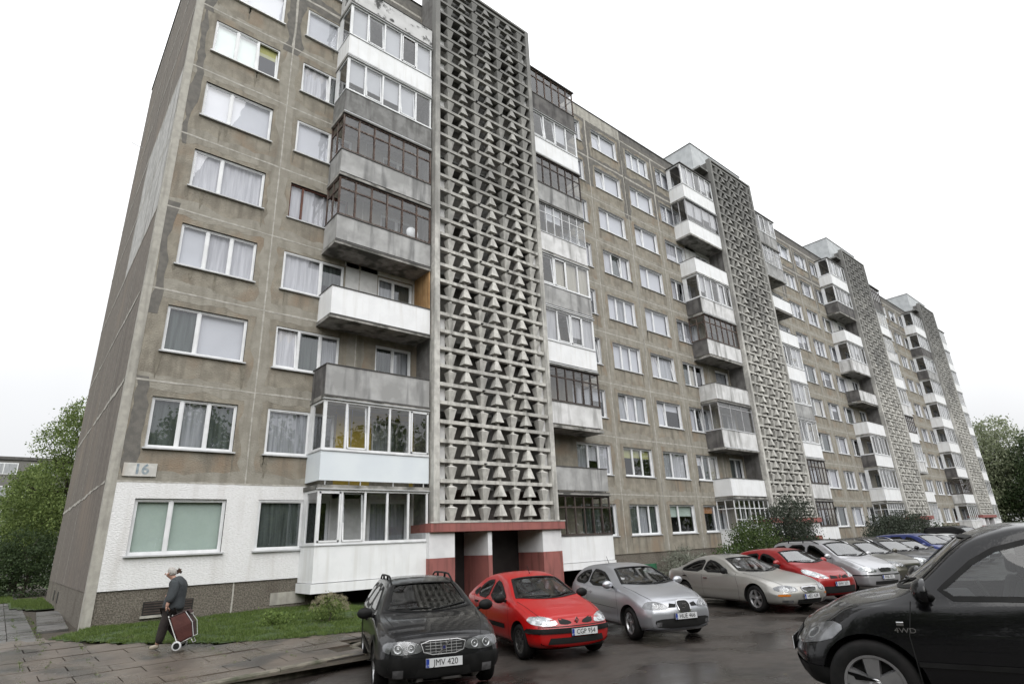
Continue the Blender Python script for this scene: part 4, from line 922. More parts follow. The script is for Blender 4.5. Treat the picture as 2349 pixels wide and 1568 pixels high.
def cast(bvh,kind,a,b):
    """side +/-: (s,z); front/rear: (y,z); top: (s,y). returns point, outward direction"""
    if kind in('L','R'):
        sg=1 if kind=='L' else -1; o=Vector((-a,sg*3,b)); d_=Vector((0,-sg,0))
    elif kind=='F': o=Vector((2,a,b)); d_=Vector((-1,0,0))
    elif kind=='B': o=Vector((-9,a,b)); d_=Vector((1,0,0))
    elif kind=='T': o=Vector((-a,b,4)); d_=Vector((0,0,-1))
    h=bvh.ray_cast(o,d_)
    if h[0] is None: return None,None
    n=h[1]
    if n.dot(d_)>0: n=-n
    return h[0],n
def densify(poly,step=.05):
    Q=[]
    for a,b in zip(poly,poly[1:]+poly[:1]):
        n=max(1,int(math.dist(a,b)/step))
        for i in range(n): Q.append((lerp(a[0],b[0],i/n),lerp(a[1],b[1],i/n)))
    return Q
def roundp(poly,it=2):
    for _ in range(it):
        Q=[]
        for a,b in zip(poly,poly[1:]+poly[:1]): Q+=[(a[0]*.8+b[0]*.2,a[1]*.8+b[1]*.2),(a[0]*.2+b[0]*.8,a[1]*.2+b[1]*.8)]
        poly=Q
    return poly
def patch(mb,bvh,kind,poly,off=.005,step=.06):
    """curved plate following the body: outline filled with a grid, cast on to the body; with a rim"""
    P=densify(poly,step); nb=len(P)
    xs=[p_[0] for p_ in P]; ys=[p_[1] for p_ in P]; inner=[]
    x=min(xs)+step/2
    while x<max(xs):
        y=min(ys)+step/2
        while y<max(ys):
            if in_poly(x,y,P) and min((x-q[0])**2+(y-q[1])**2 for q in P)>(step*.45)**2: inner.append((x,y))
            y+=step
        x+=step
    vv=[Vector(p_) for p_ in P+inner]
    res=delaunay_2d_cdt(vv,[(i,(i+1)%nb) for i in range(nb)],[],1,1e-5)
    V2,F2=res[0],res[2]; base=len(mb.v); pts=[]; last=Vector((0,0,0)); ln=Vector((0,0,1))
    for q in V2:
        h,n=cast(bvh,kind,q[0],q[1])
        if h is None:
            o_={'L':Vector((-q[0],1,q[1])),'R':Vector((-q[0],-1,q[1])),'F':Vector((.05,q[0],q[1])),'B':Vector((-5,q[0],q[1])),'T':Vector((-q[0],q[1],1.5))}[kind]
            nr_=bvh.find_nearest(o_); h,n=nr_[0],(o_-nr_[0]).normalized()
        last,ln=h,n; pts.append(h+n*off); mb.v.append(tuple(h+n*off))
    want={'L':Vector((0,1,0)),'R':Vector((0,-1,0)),'F':Vector((1,0,0)),'B':Vector((-1,0,0)),'T':Vector((0,0,1))}[kind]
    for f in F2:
        a,b,c=[pts[i] for i in f[:3]]
        if (b-a).cross(c-a).dot(want)<0: f=list(f)[::-1]
        mb.f.append(tuple(base+i for i in f)); mb.mi.append(mb.cur)
def band(mb,bvh,kind,poly,width,off=.006,closed=True,step=.05):
    """strip inside (positive width) the outline, following the body"""
    P=densify(poly,step) if closed else sum([[ (lerp(a[0],b[0],i/8),lerp(a[1],b[1],i/8)) for i in range(8)] for a,b in zip(poly,poly[1:])],[])+[poly[-1]]
    n=len(P); area=sum(P[i][0]*P[(i+1)%n][1]-P[(i+1)%n][0]*P[i][1] for i in range(n)); sg=1 if area>0 else -1
    if not closed: sg=1
    I=[]
    for i in range(n):
        a=P[i-1] if (closed or i>0) else P[0]; c=P[(i+1)%n] if (closed or i<n-1) else P[-1]
        tx,ty=c[0]-a[0],c[1]-a[1]; l=math.hypot(tx,ty) or 1
        I.append((P[i][0]-ty/l*width*sg,P[i][1]+tx/l*width*sg))
    ids=[]
    for q,r_ in zip(P,I):
        A,na=cast(bvh,kind,*q); Bq,nb_=cast(bvh,kind,*r_)
        if A is None or Bq is None: ids.append(None); continue
        ids.append(len(mb.v)); mb.v.append(tuple(A+na*off)); mb.v.append(tuple(Bq+nb_*off))
    rng=range(n) if closed else range(n-1)
    for i in rng:
        a,b=ids[i],ids[(i+1)%n]
        if a is None or b is None: continue
        mb.f.append((a,b,b+1,a+1)); mb.mi.append(mb.cur)
def plug(mb,c,r,n=12):
    pass
def wheel_meshes(r,wd,style,key,cache={}):
    k=(key,)
    if k in cache: return cache[k]
    t=MB(); rr=r*.66
    t.lathe([(rr,-wd/2+.01),(rr+.02,-wd/2),(r-.035,-wd/2-.004),(r-.008,-wd/2+.02),(r,-wd/2+.05),(r,wd/2-.05),(r-.008,wd/2-.02),(r-.035,wd/2+.004),(rr+.02,wd/2),(rr,wd/2-.01)],(0,0,0),'y',40)
    for i in range(44): # tread blocks
        an=2*math.pi*i/44; ca,sa=math.cos(an),math.sin(an)
    tme=bpy.data.meshes.new('tyre'); tme.from_pydata(t.v,[],t.f); tme.materials.append(MC['rubber']); tme.polygons.foreach_set('use_smooth',[True]*len(t.f))
    m=MB(); o=wd/2-.012 # rim, outer face at +y
    m.lathe([(rr+.004,o+.004),(rr-.018,o),(rr-.03,o-.03),(rr-.035,-wd/2+.02)],(0,0,0),'y',40)
    m.cur=1; m.lathe([(.0,o-.09),(rr-.03,o-.09)],(0,0,0),'y',24); m.cur=0
    n,wi,wo=style
    for i in range(n):
        an=2*math.pi*i/n+math.pi/2; ca,sa=math.cos(an),math.sin(an); px,pz=-sa,ca
        def P(rad,lat,y): return (rad*ca+lat*px,y,rad*sa+lat*pz)
        r0,r1=.035,rr-.015
        m.hexa([P(r0,-wi,o-.07),P(r0,wi,o-.07),P(r1,wo,o-.05),P(r1,-wo,o-.05)],[P(r0,-wi*.8,o-.022),P(r0,wi*.8,o-.022),P(r1,wo*.8,o-.008),P(r1,-wo*.8,o-.008)])
    m.lathe([(.0,o-.008),(.035,o-.010),(.055,o-.02),(.06,o-.07)],(0,0,0),'y',20)
    rme=bpy.data.meshes.new('rim'); rme.from_pydata(m.v,[],m.f); rme.materials.append(MC['steelw'] if n==8 else MC['alloy']); rme.materials.append(MC['void']); rme.polygons.foreach_set('material_index',m.mi)
    for me in (tme,rme):
        bm=bmesh.new(); bm.from_mesh(me); bmesh.ops.recalc_face_normals(bm,faces=bm.faces); bm.to_mesh(me); bm.free()
    cache[k]=(tme,rme); return cache[k]
def clipbody(me,bvh,holes):
    bm=bmesh.new(); bm.from_mesh(me); dele=[]
    for f in bm.faces:
        c=f.calc_center_median(); n=f.normal
        for kind,poly in holes:
            if kind in('L','R'):
                if (c.y>0)!=(kind=='L') or abs(n.y)<.25: continue
                if all(in_poly(-v.co.x,v.co.z,poly) for v in f.verts): dele.append(f); break
            elif kind=='T':
                if n.z<.12 and abs(n.x)<.3: continue
                if n.z<0: continue
                if all(in_poly(-v.co.x,v.co.y,poly) for v in f.verts): dele.append(f); break
    bmesh.ops.delete(bm,geom=list(set(dele)),context='FACES'); bm.to_mesh(me); bm.free()
def make_car(S,label,name='parked_car',group=None,detail=2):
    x,y,z,h=S['pos']; root=empty(name,(x,y,z),h); tag(root,label,S.get('cat','car'),group)
    if S.get('pitch'): root.rotation_euler=(0,S['pitch'],h)
    pmx=paint('car_paint',S['col'],S.get('metal',.5),S.get('rough',.3)); Lc,W=S['L'],S['W']; fo,wb,wr=S['fo'],S['wb'],S['wr']
    me,bvh=build_body(S,pmx)
    body=link('body',me,root)
    # wheel arches
    cut=MB(); hw=W/2
    for s_ in (fo,fo+wb):
        for sg in (1,-1):
            ra=wr+.055
            c0,c1=(hw-.34,hw+.3) if sg>0 else (-hw-.3,-hw+.34)
            m2=MB(); n=40; b0=len(cut.v)
            for yy in (c0,c1):
                for j_ in range(n):
                    an=2*math.pi*j_/n; cut.v.append((-s_+ra*math.cos(an),yy,wr+.0+ra*math.sin(an)))
            for j_ in range(n): cut.f.append((b0+j_,b0+(j_+1)%n,b0+n+(j_+1)%n,b0+n+j_)); cut.mi.append(0)
            cut.f.append(tuple(range(b0,b0+n))[::-1]); cut.f.append(tuple(range(b0+n,b0+2*n))); cut.mi+=[0,0]
    co=fixnormals(cut.build('cutter',MC['void'])); 
    md=body.modifiers.new('b','BOOLEAN'); md.operation='DIFFERENCE'; md.solver='EXACT'; md.object=co; md.material_mode='TRANSFER'
    co.parent=root
    bpy.context.view_layer.update()
    nm=eval_copy(body,'body'); body.modifiers.clear(); body.data=nm; bpy.data.objects.remove(co)
    nm.polygons.foreach_set('use_smooth',[len(p_.vertices)<=4 or True for p_ in nm.polygons])
    try: nm.set_sharp_from_angle(angle=R(38))
    except Exception: pass
    # windows
    holes=[]
    glass=S['win']; 
    trim=MB()
    for i,(poly,gm) in enumerate(glass):
        poly=roundp(poly,1)
        for kd in ('L','R'):
            G=MB(); patch(G,bvh,kd,poly,.002,.07); o=G.build('side_window',MC[gm],root,smooth=True)
            T=MB(); band(T,bvh,kd,poly,S.get('sealw',.045),.0055); band(T,bvh,kd,poly,-.012,.0057); t=T.build('window_seal',MC['black'],o,smooth=True); holes.append((kd,poly))
    sc0,sc1,wb0,wb1,bow=S['ws']
    pts=[]
    for i in range(13): t=-1+i/6; pts.append((sc0+bow*t*t,wb0*t))
    for i in range(13): t=1-i/6; pts.append((sc1+.04*t*t+.0,wb1*t))
    G=MB(); patch(G,bvh,'T',pts,.002,.08); ws=G.build('windscreen',MC[S.get('wsmat','wsglass')],root,smooth=True)
    bm=bmesh.new(); bm.from_mesh(ws.data); bmesh.ops.remove_doubles(bm,verts=bm.verts,dist=1e-5)
    iv=[v for v in bm.verts if not v.is_boundary]
    for _ in range(60): bmesh.ops.smooth_vert(bm,verts=iv,factor=.6,use_axis_x=True,use_axis_y=False,use_axis_z=True)
    bm.to_mesh(ws.data); bm.free(); ws.data.polygons.foreach_set('use_smooth',[True]*len(ws.data.polygons)); holes.append(('T',pts))
    T=MB(); band(T,bvh,'T',pts,.045,.006); band(T,bvh,'T',pts,-.012,.0062); T.build('windscreen_seal',MC['black'],ws,smooth=True)
    if S.get('sunroof'):
        a,b,c=S['sunroof']; G=MB(); patch(G,bvh,'T',roundp([(a,-c),(b,-c),(b,c),(a,c)]),.004,.08); G.build('sunroof',MC['privacy'],root,smooth=True)
        G=MB(); patch(G,bvh,'T',roundp([(a,-c),(b,-c),(b,c),(a,c)]),.002,.08); G.build('sunroof_panel',MC['void'],root,smooth=True)
    clipbody(nm,bvh,holes)
    # wipers
    T=MB()
    for (y0_,y1_) in S.get('wip',((-.55,.02),(.02,.62))):
        P=[]
        for i in range(7):
            t=i/6; yy=lerp(y0_,y1_,t); ss=sc0+bow*(yy/wb0)**2+.03+.07*math.sin(t*math.pi*.6); hh,n=cast(bvh,'T',ss,yy); 
            if hh: P.append(hh+n*.02)
        if len(P)>2: T.tube(P,.010,5)
    T.build('wiper',MC['black'],root)
    # interior
    I=MB(); zb=S['seat_z']; s0=sc0+.35; hwi=hw-.14
    I.box(-(sc0+.15),-(sc0+.62),-hwi+.06,hwi-.06,zb+.05,zb+.27); 
    dsh=I.build('dashboard',MC['dash'],root)
    I=MB(); I.box(-(sc0+.2),-(S['rear_s']),-hwi,hwi,zb-.2,zb-.12); I.box(-(S['rear_s']-.06),-(S['rear_s']),-hwi+.05,hwi-.05,zb-.12,zb+.22); I.build('cabin_floor',MC['seat'],root)
    for sg in (1,-1):
        I=MB(); f0=S['seat_s']
        I.hexa([(-f0-.08,sg*.37-.24,zb-.1),(-f0+.02,sg*.37-.24,zb-.1),(-f0+.02,sg*.37+.24,zb-.1),(-f0-.08,sg*.37+.24,zb-.1)],[(-f0-.26,sg*.37-.2,zb+.42),(-f0-.17,sg*.37-.2,zb+.42),(-f0-.17,sg*.37+.2,zb+.42),(-f0-.26,sg*.37+.2,zb+.42)])
        I.hexa([(-f0-.26,sg*.37-.12,zb+.45),(-f0-.17,sg*.37-.12,zb+.45),(-f0-.17,sg*.37+.12,zb+.45),(-f0-.26,sg*.37+.12,zb+.45)],[(-f0-.28,sg*.37-.10,zb+.63),(-f0-.19,sg*.37-.10,zb+.63),(-f0-.19,sg*.37+.10,zb+.63),(-f0-.28,sg*.37+.10,zb+.63)])
        I.box(-f0-.02,-f0+.45,sg*.37-.24,sg*.37+.24,zb-.12,zb+.02)
        o=I.build('front_seat',MC['seat'],root); bv=o.modifiers.new('bv','BEVEL'); bv.width=.04; bv.segments=3
    I=MB(); f0=S['seat_s']+.85; I.hexa([(-f0-.08,-.6,zb-.1),(-f0+.02,-.6,zb-.1),(-f0+.02,.6,zb-.1),(-f0-.08,.6,zb-.1)],[(-f0-.26,-.52,zb+.38),(-f0-.17,-.52,zb+.38),(-f0-.17,.52,zb+.38),(-f0-.26,.52,zb+.38)])
    o=I.build('rear_seat',MC['seat'],root); bv=o.modifiers.new('bv','BEVEL'); bv.width=.04; bv.segments=3
    I=MB(); c=Vector((-(sc0+.72),.37,zb+.25)); P=[]
    for i in range(25):
        an=2*math.pi*i/24; P.append(c+Vector((math.cos(an)*.07,math.sin(an)*.185,-math.cos(an)*-.17)))
    I.tube(P,.013,6,False); I.tube([c+Vector((.1,0,-.05)),c],.03,6); I.tube([c+Vector((0,-.17,0)),c+Vector((0,.17,0))],.014,6)
    I.build('steering_wheel',MC['dash'],root,smooth=True)
    # panel gaps
    T=MB()
    for kd in ('L','R'):
        for ln in S['seams']: band(T,bvh,kd,ln,.008,.0035,False)
    for sg in (1,-1): band(T,bvh,'T',[(s_,y_*sg) for s_,y_ in S['hoodline']],.010*sg,.0035,False)
    T.build('panel_gap',MC['void'],root,smooth=True)
    if S.get('moulding'):
        (a,b,z0_,z1_,mm)=S['moulding']
        for kd in ('L','R'): T=MB(); patch(T,bvh,kd,[(a,z0_),(b,z0_),(b,z1_),(a,z1_)],.012,.1); T.build('side_moulding',pmx if mm=='paint' else MC[mm],root,smooth=True)
    # handles
    for kd,sg in (('L',1),('R',-1)):
        for (s_,z_) in S['handles']:
            hh,n=cast(bvh,kd,s_,z_); T=MB()
            if hh is None: continue
            T.hexa([(hh.x-.085,hh.y+sg*.004,z_-.018),(hh.x+.085,hh.y+sg*.004,z_-.018),(hh.x+.085,hh.y+sg*.03,z_-.014),(hh.x-.085,hh.y+sg*.03,z_-.014)],[(hh.x-.085,hh.y-sg*.004,z_+.016),(hh.x+.085,hh.y-sg*.004,z_+.016),(hh.x+.085,hh.y+sg*.028,z_+.012),(hh.x-.085,hh.y+sg*.028,z_+.012)])
            fixnormals(T.build('door_handle',S.get('handlemat') and MC[S['handlemat']] or pmx,root))
    # mirrors
    ms,mz=S['mirror']; ms_=S.get('mirror_scale',1)
    for kd,sg in (('L',1),('R',-1)):
        hh,n=cast(bvh,kd,ms+.08,mz-.04); yb=abs(hh.y) if hh else hw*.93
        bm=bmesh.new(); bmesh.ops.create_uvsphere(bm,u_segments=20,v_segments=12,radius=1)
        for v in bm.verts:
            q=v.co; v.co=Vector((q.x*.075*ms_, q.y*.125*ms_, q.z*.085*ms_)); 
            if v.co.x<-.02: v.co.x=-.02
        mm=bpy.data.meshes.new('mirror'); bm.to_mesh(mm); bm.free(); mm.materials.append(pmx if S.get('mirrorpaint',True) else MC['black']); mm.polygons.foreach_set('use_smooth',[True]*len(mm.polygons))
        o=link('wing_mirror',mm,root,(-ms,sg*(yb+.145),mz+.035))
        T=MB(); T.tube([(-ms-.05,sg*(yb-.02),mz-.03),(-ms-.01,sg*(yb+.07),mz)],.028,8); T.build('mirror_arm',MC['black'],o,smooth=True).location=(ms,-sg*(yb+.145),-(mz+.035))
        T=MB(); T.lathe([(0,0),(.9,0)],(0,0,0),'x',16); g_=T.build('mirror_glass',MC['chrome'],o); g_.scale=(1,.11,.072); g_.location=(-.0215,0,0)
    # wheels
    tme,rme=wheel_meshes(wr,.205 if wr<.34 else .225,S['rim'],(wr,S['rim']))
    for s_ in (fo,fo+wb):
        for sg in (1,-1):
            e=empty('wheel',(-s_,sg*(hw-.125),wr),0); e.parent=root
            if sg<0: e.rotation_euler=(0,0,math.pi)
            if s_==fo: e.rotation_euler=(0,0,(math.pi if sg<0 else 0)+S.get('steer',0))
            link('tyre',tme,e); link('rim',rme,e)
    # arch cladding
    if S.get('clad'):
        for kd in ('L','R'):
            T=MB()
            for s_ in (fo,fo+wb):
                ra=wr+.05; P=[(s_+ra*math.cos(a_),wr+ra*math.sin(a_)) for a_ in [math.pi*(-.12+1.24*i/20) for i in range(21)]]
                band(T,bvh,kd,P,-.06,.012,False)
            T.build('arch_cladding',MC['black'],root,smooth=True)
    # front end
    for it in S['front']:
        nm_,kind,poly,mt,off=it[:5]; T=MB()
        if kind.endswith('2'):
            for sg in (1,-1):
                T=MB(); patch(T,bvh,kind[0],[(a*1.0,b*sg) if kind[0]=='T' else (a*sg,b) for a,b in (roundp(poly,1) if len(poly)>4 else poly)],off,.045); o=T.build(nm_,MC[mt] if mt!='paint' else pmx,root,smooth=True)
                if nm_=='headlight':
                    Q=MB(); 
                    for (cy_,cz_,rr_) in S.get('bulbs',[]):
                        hh,n=cast(bvh,'F',cy_*sg,cz_)
                        if hh is None: continue
                        ring=MB()
                        ce=hh+Vector((off+.004,0,0)); b0=len(Q.v)
                        for k2,(rad,dx) in enumerate(((rr_,.004),(rr_*.86,.010),(rr_*.8,.002),(rr_*.35,-.004),(.002,.006))):
                            for j_ in range(18):
                                an=2*math.pi*j_/18; Y_=cy_*sg+rad*math.cos(an); Z_=cz_+rad*math.sin(an); h2,_=cast(bvh,'F',Y_,Z_); Q.v.append((( h2.x if h2 else hh.x)+off+dx,Y_,Z_))
                        for k2 in range(4):
                            for j_ in range(18): Q.f.append((b0+k2*18+j_,b0+k2*18+(j_+1)%18,b0+(k2+1)*18+(j_+1)%18,b0+(k2+1)*18+j_)); Q.mi.append(0)
                    if Q.v: Q.build('lamp_reflector',MC['alloy'],o,smooth=True)
                    Gl=MB(); patch(Gl,bvh,kind[0],[(a*1.0,b*sg) if kind[0]=='T' else (a*sg,b) for a,b in (roundp(poly,1) if len(poly)>4 else poly)],off+.014,.06); Gl.build('lens',MC['lens'],o,smooth=True)
        else:
            patch(T,bvh,kind,roundp(poly,1) if len(poly)>4 else poly,off,.05); T.build(nm_,MC[mt] if mt!='paint' else pmx,root,smooth=True)
    if 'bars' in S:
        y0_,y1_,z0_,z1_,nb,mt=S['bars'][:6]; T=MB(); 
        for i in range(nb): zz=lerp(z0_,z1_,(i+.5)/nb); band(T,bvh,'F',[(y0_,zz),(y1_,zz)],.005,.016,False)
        nv=S['bars'][6] if len(S['bars'])>6 else 0
        for i in range(nv): yy=lerp(y0_,y1_,(i+1)/(nv+1)); band(T,bvh,'F',[(yy,z0_),(yy,z1_)],.005,.014,False)
        T.build('grille_bars',MC[mt],root)
    if 'frame' in S:
        poly,wd_,mt=S['frame']; T=MB(); band(T,bvh,'F',roundp(poly,1),wd_,.019); T.build('grille_frame',MC[mt],root)
    for (mk,my,mz_,sz,rotz,mt) in S.get('marks',[]):
        hh,n=cast(bvh,'F',my,mz_); T=MB(); X0=hh.x+.02
        def pl(ps,th=.008,X0=X0,T=T):
            lo=[(X0,my+a*sz,mz_+b*sz) for a,b in ps]; hi=[(X0+th,my+a*sz,mz_+b*sz) for a,b in ps]; i0=len(T.v); T.v+=lo+hi; n_=len(ps); T.f.append(tuple(range(i0,i0+n_))[::-1]); T.f.append(tuple(range(i0+n_,i0+2*n_)))
            for q in range(n_): T.f.append((i0+q,i0+(q+1)%n_,i0+n_+(q+1)%n_,i0+n_+q))
            T.mi+=[0]*(n_+2)
        if mk=='bar': pl([(-1,-.85),(-.85,-1.0),(1,.85),(.85,1.0)])
        if mk=='square': pl([(-1,-1),(1,-1),(1,1),(-1,1)],.014)
        if mk=='disc': pl([(math.cos(a_*.5236),math.sin(a_*.5236)) for a_ in range(12)],.02)
        if mk=='diamond':
            o_=[(0,1),(-.72,0),(0,-1),(.72,0)]; i_=[(0,.5),(-.36,0),(0,-.5),(.36,0)]
            for q in range(4): pl([o_[q],o_[(q+1)%4],i_[(q+1)%4],i_[q]],.012)
        if mk=='S':
            pl([(-.8,.6),(-.6,.9),(.9,.9),(.9,.55),(-.2,.5)]); pl([(-.8,.55),(-.4,.1),(.8,.1),(.8,-.2),(-.8,.2)]); pl([(.8,-.25),(.4,-.8),(-.9,-.8),(-.9,-.45),(.2,-.4)])
        if mk=='wings': pl([(-1,.1),(-.2,.22),(.2,.22),(1,.1),(.9,-.05),(.2,-.12),(-.2,-.12),(-.9,-.05)]); pl([(-.2,-.1),(0,-.35),(.2,-.1)])
        if mk=='ring':
            for q in range(16):
                a_,b_=2*math.pi*q/16,2*math.pi*(q+1)/16; pl([(math.cos(a_),math.sin(a_)),(math.cos(b_),math.sin(b_)),(.8*math.cos(b_),.8*math.sin(b_)),(.8*math.cos(a_),.8*math.sin(a_))])
        if mk=='bolt': pl([(-1.2,.05),(-.1,.3),(.0,.0)],.01); pl([(1.2,-.05),(.1,-.3),(0,0)],.01)
        fixnormals(T.build('badge',MC[mt],root))
    # licence plate
    if S.get('plate'):
        tx,py_,pz_=S['plate']; hh,n=cast(bvh,'F',py_,pz_); X0=hh.x+.018
        if abs(py_)>.2: X0+=.02
        e=empty('licence_plate',(X0,py_,pz_)); e.parent=root; e.rotation_euler=(0,0,S.get('prot',0))
        T=MB(); T.cur=0; T.box(-.004,.006,-.26,.26,-.056,.056); T.cur=1; T.box(.0062,.008,-.258,-.212,-.053,.053)
        T.cur=2; T.box(-.006,-.0042,-.27,.27,-.066,.064)
        T.build('plate_panel',[MC['plate'],MC['eu'],MC['black']],e)
        if tx:
            tm=text_mesh(tx,.112); tm.materials.append(MC['ink']); t=link('lettering',tm,e); t.rotation_euler=(R(90),0,R(90)); t.location=(.0085,.022,.0); t.scale=(.92,1,1)
            tl=text_mesh('LT',.035); tl.materials.append(MC['plate']); t=link('lettering',tl,e); t.rotation_euler=(R(90),0,R(90)); t.location=(.0092,-.236,-.032)
    if S.get('rails'):
        a,b,wy,mt=S['rails']; zt_=pchip(S['rail'])
        for sg in (1,-1):
            T=MB(); P=[]
            for i in range(13):
                t=i/12; ss=lerp(a,b,t); hh,n=cast(bvh,'T',ss,sg*wy); P.append(Vector((-ss,sg*wy,hh.z+.075*min(1,math.sin(t*math.pi)*2.2)-.005)))
            T.tube(P,.017,8)
            for i in (4,8): hh=P[i]; T.tube([hh,hh-Vector((0,0,.08))],.02,6)
            T.build('roof_rail',MC[mt],root,smooth=True)
    if S.get('aerial'):
        hh,n=cast(bvh,'T',S['aerial'],0); T=MB(); T.tube([hh,hh+Vector((-.12,0,.16))],[.008,.004],6); T.build('aerial',MC['black'],root)
    return root,bvh
HL=R
def hl(a,b,c,d_,e): return [(a,b),(c,d_),(e,b+.02)]
NOSE=(.20,[(.2,.07),(.35,.015),(.5,0),(.62,.03),(.8,.10),(1.0,.2)])
TAIL=(.14,[(.25,.06),(.45,0),(.7,.03),(1.0,.12),(1.4,.3)])
Zl=-1.16
V70=dict(pos=(3.303,-10.84,-1.165,R(247)),L=4.73,W=1.86,zf=.25,col=(.012,.012,.0135),metal=.5,rough=.35,fo=.93,wb=2.763,wr=.335,wroof=.56,nose=(.16,[(.25,.10),(.38,.02),(.5,0),(.62,.02),(.74,.05),(.9,.12)]),tail=(.10,[(.25,.05),(.5,0),(.9,.05),(1.4,.25)]),
 top=[(0,.80),(.12,.85),(.5,.94),(1.15,1.02),(1.25,1.045),(2.02,1.42),(2.6,1.485),(3.6,1.47),(4.35,1.40),(4.65,1.1),(4.73,.95)],
 rail=[(0,.74),(.5,.86),(1.25,.975),(1.42,1.02),(2.12,1.35),(2.7,1.415),(4.2,1.38),(4.5,1.22),(4.73,.9)],
 belt=[(0,.66),(.5,.80),(1.25,.92),(2.5,.96),(4.2,.99),(4.6,.97),(4.73,.8)],
 win=[([(1.62,.985),(2.30,1.315),(2.68,1.36),(2.68,.985)],'sideglass'),([(2.80,.99),(2.80,1.365),(3.42,1.36),(3.55,1.01)],'privacy'),([(3.66,1.02),(3.55,1.355),(4.12,1.335),(4.36,1.05)],'privacy')],
 ws=(1.16,2.0,.70,.53,.22),seat_z=.62,seat_s=2.35,rear_s=4.4,
 seams=[[(1.42,.30),(1.40,.6),(1.45,.96)],[(2.74,.30),(2.74,.97)],[(3.35,.75),(3.58,.95)],[(1.45,.30),(3.2,.28)]],
 hoodline=[(.12,.56),(.5,.66),(1.2,.74)],handles=[(2.58,.84),(3.45,.86)],mirror=(1.55,.99),mirrorpaint=False,rim=(5,.03,.045),clad=True,moulding=(1.5,3.25,.45,.53,'black'),
 front=[('headlight','F2',[(.30,.61),(.33,.71),(.50,.755),(.76,.745),(.83,.70),(.82,.62),(.60,.585)],'lampdark',.006),
  ('bumper','F',[(-.92,.30),(-.92,.56),(-.30,.53),(.30,.53),(.92,.56),(.92,.30)],'black',.012),('grille','F',[(-.27,.575),(-.33,.745),(.33,.745),(.27,.575)],'void',.008),
  ('lower_intake','F',[(-.42,.27),(-.36,.41),(.36,.41),(.42,.27)],'void',.02),('skid_plate','F',[(-.56,.225),(-.46,.285),(.46,.285),(.56,.225),(.4,.235),(-.4,.235)],'skid',.05),
  ('fog_light','F2',[(.56,.31),(.56,.41),(.70,.41),(.70,.31)],'lampdark',.02)],
 bulbs=[(.46,.665,.055),(.64,.665,.06)],bars=(-.26,.26,.585,.735,4,'skid',6),frame=([(-.275,.57),(-.335,.75),(.335,.75),(.275,.57)],.010,'alloy'),
 marks=[('bar',0,.66,.10,0,'chrome'),('square',0,.66,.030,0,'chrome'),('square',0,.66,.020,0,'badge_blue')],plate=('JMV 420',0,.475),rails=(2.1,4.35,.545,'black'))
MEG=dict(pos=(6.40,-10.50,-1.17,R(253)),L=4.13,W=1.70,zf=.20,col=(.37,.004,.004),metal=0,rough=.3,fo=.80,wb=2.58,wr=.295,wroof=.52,nose=(.24,[(.2,.08),(.35,.01),(.5,0),(.58,.03),(.68,.08),(.8,.2)]),tail=(.2,[(.25,.05),(.5,0),(.8,.04),(1.2,.3)]),
 top=[(0,.70),(.2,.79),(.95,.945),(1.03,.965),(1.80,1.335),(2.35,1.42),(2.9,1.39),(3.55,1.16),(3.95,.99),(4.13,.85)],
 rail=[(0,.66),(.3,.73),(1.05,.885),(1.25,.93),(1.98,1.27),(2.45,1.325),(2.95,1.27),(3.6,1.03),(3.95,.95),(4.13,.80)],
 belt=[(0,.6),(.5,.73),(1.1,.85),(2.4,.90),(3.3,.94),(3.9,.94),(4.13,.74)],
 win=[([(1.45,.925),(1.99,1.205),(2.32,1.275),(2.36,.925)],'sideglass'),([(2.46,.93),(2.42,1.275),(2.80,1.245),(3.05,1.14),(3.05,.955)],'sideglass'),([(3.09,.96),(3.09,1.12),(3.36,1.02),(3.28,.975)],'sideglass')],
 ws=(1.00,1.78,.67,.50,.22),seat_z=.55,seat_s=2.1,rear_s=3.4,
 seams=[[(1.25,.28),(1.22,.55),(1.30,.90)],[(2.40,.26),(2.41,.91)],[(3.0,.72),(3.33,.96)],[(1.3,.27),(2.9,.25)]],hoodline=[(.22,.60),(.6,.66),(1.1,.70)],handles=[(2.25,.80),(3.05,.84)],handlemat='black',mirror=(1.45,.95),mirrorpaint=False,rim=(8,.03,.05),moulding=(1.4,2.9,.46,.54,'black'),
 front=[('headlight','F2',[(.36,.60),(.40,.68),(.58,.735),(.74,.73),(.80,.67),(.76,.61),(.58,.585)],'lamp',.006),('grille_slot','F2',[(.10,.615),(.13,.655),(.30,.70),(.345,.68),(.33,.61),(.2,.598)],'void',.005),
  ('bumper_strip','F',[(-.86,.47),(-.86,.545),(.86,.545),(.86,.47)],'black',.018),('lower_intake','F',[(-.56,.30),(-.52,.40),(.52,.40),(.56,.30)],'void',.008),('chin','F',[(-.82,.19),(-.82,.235),(.82,.235),(.82,.19)],'black',.016),('bumper_gap','F',[(-.7,.565),(-.7,.578),(.7,.578),(.7,.565)],'void',.006)],
 bulbs=[(.53,.655,.05),(.66,.665,.045)],marks=[('diamond',0,.66,.055,0,'chrome')],plate=('CGP 954',.12,.475),aerial=2.0)
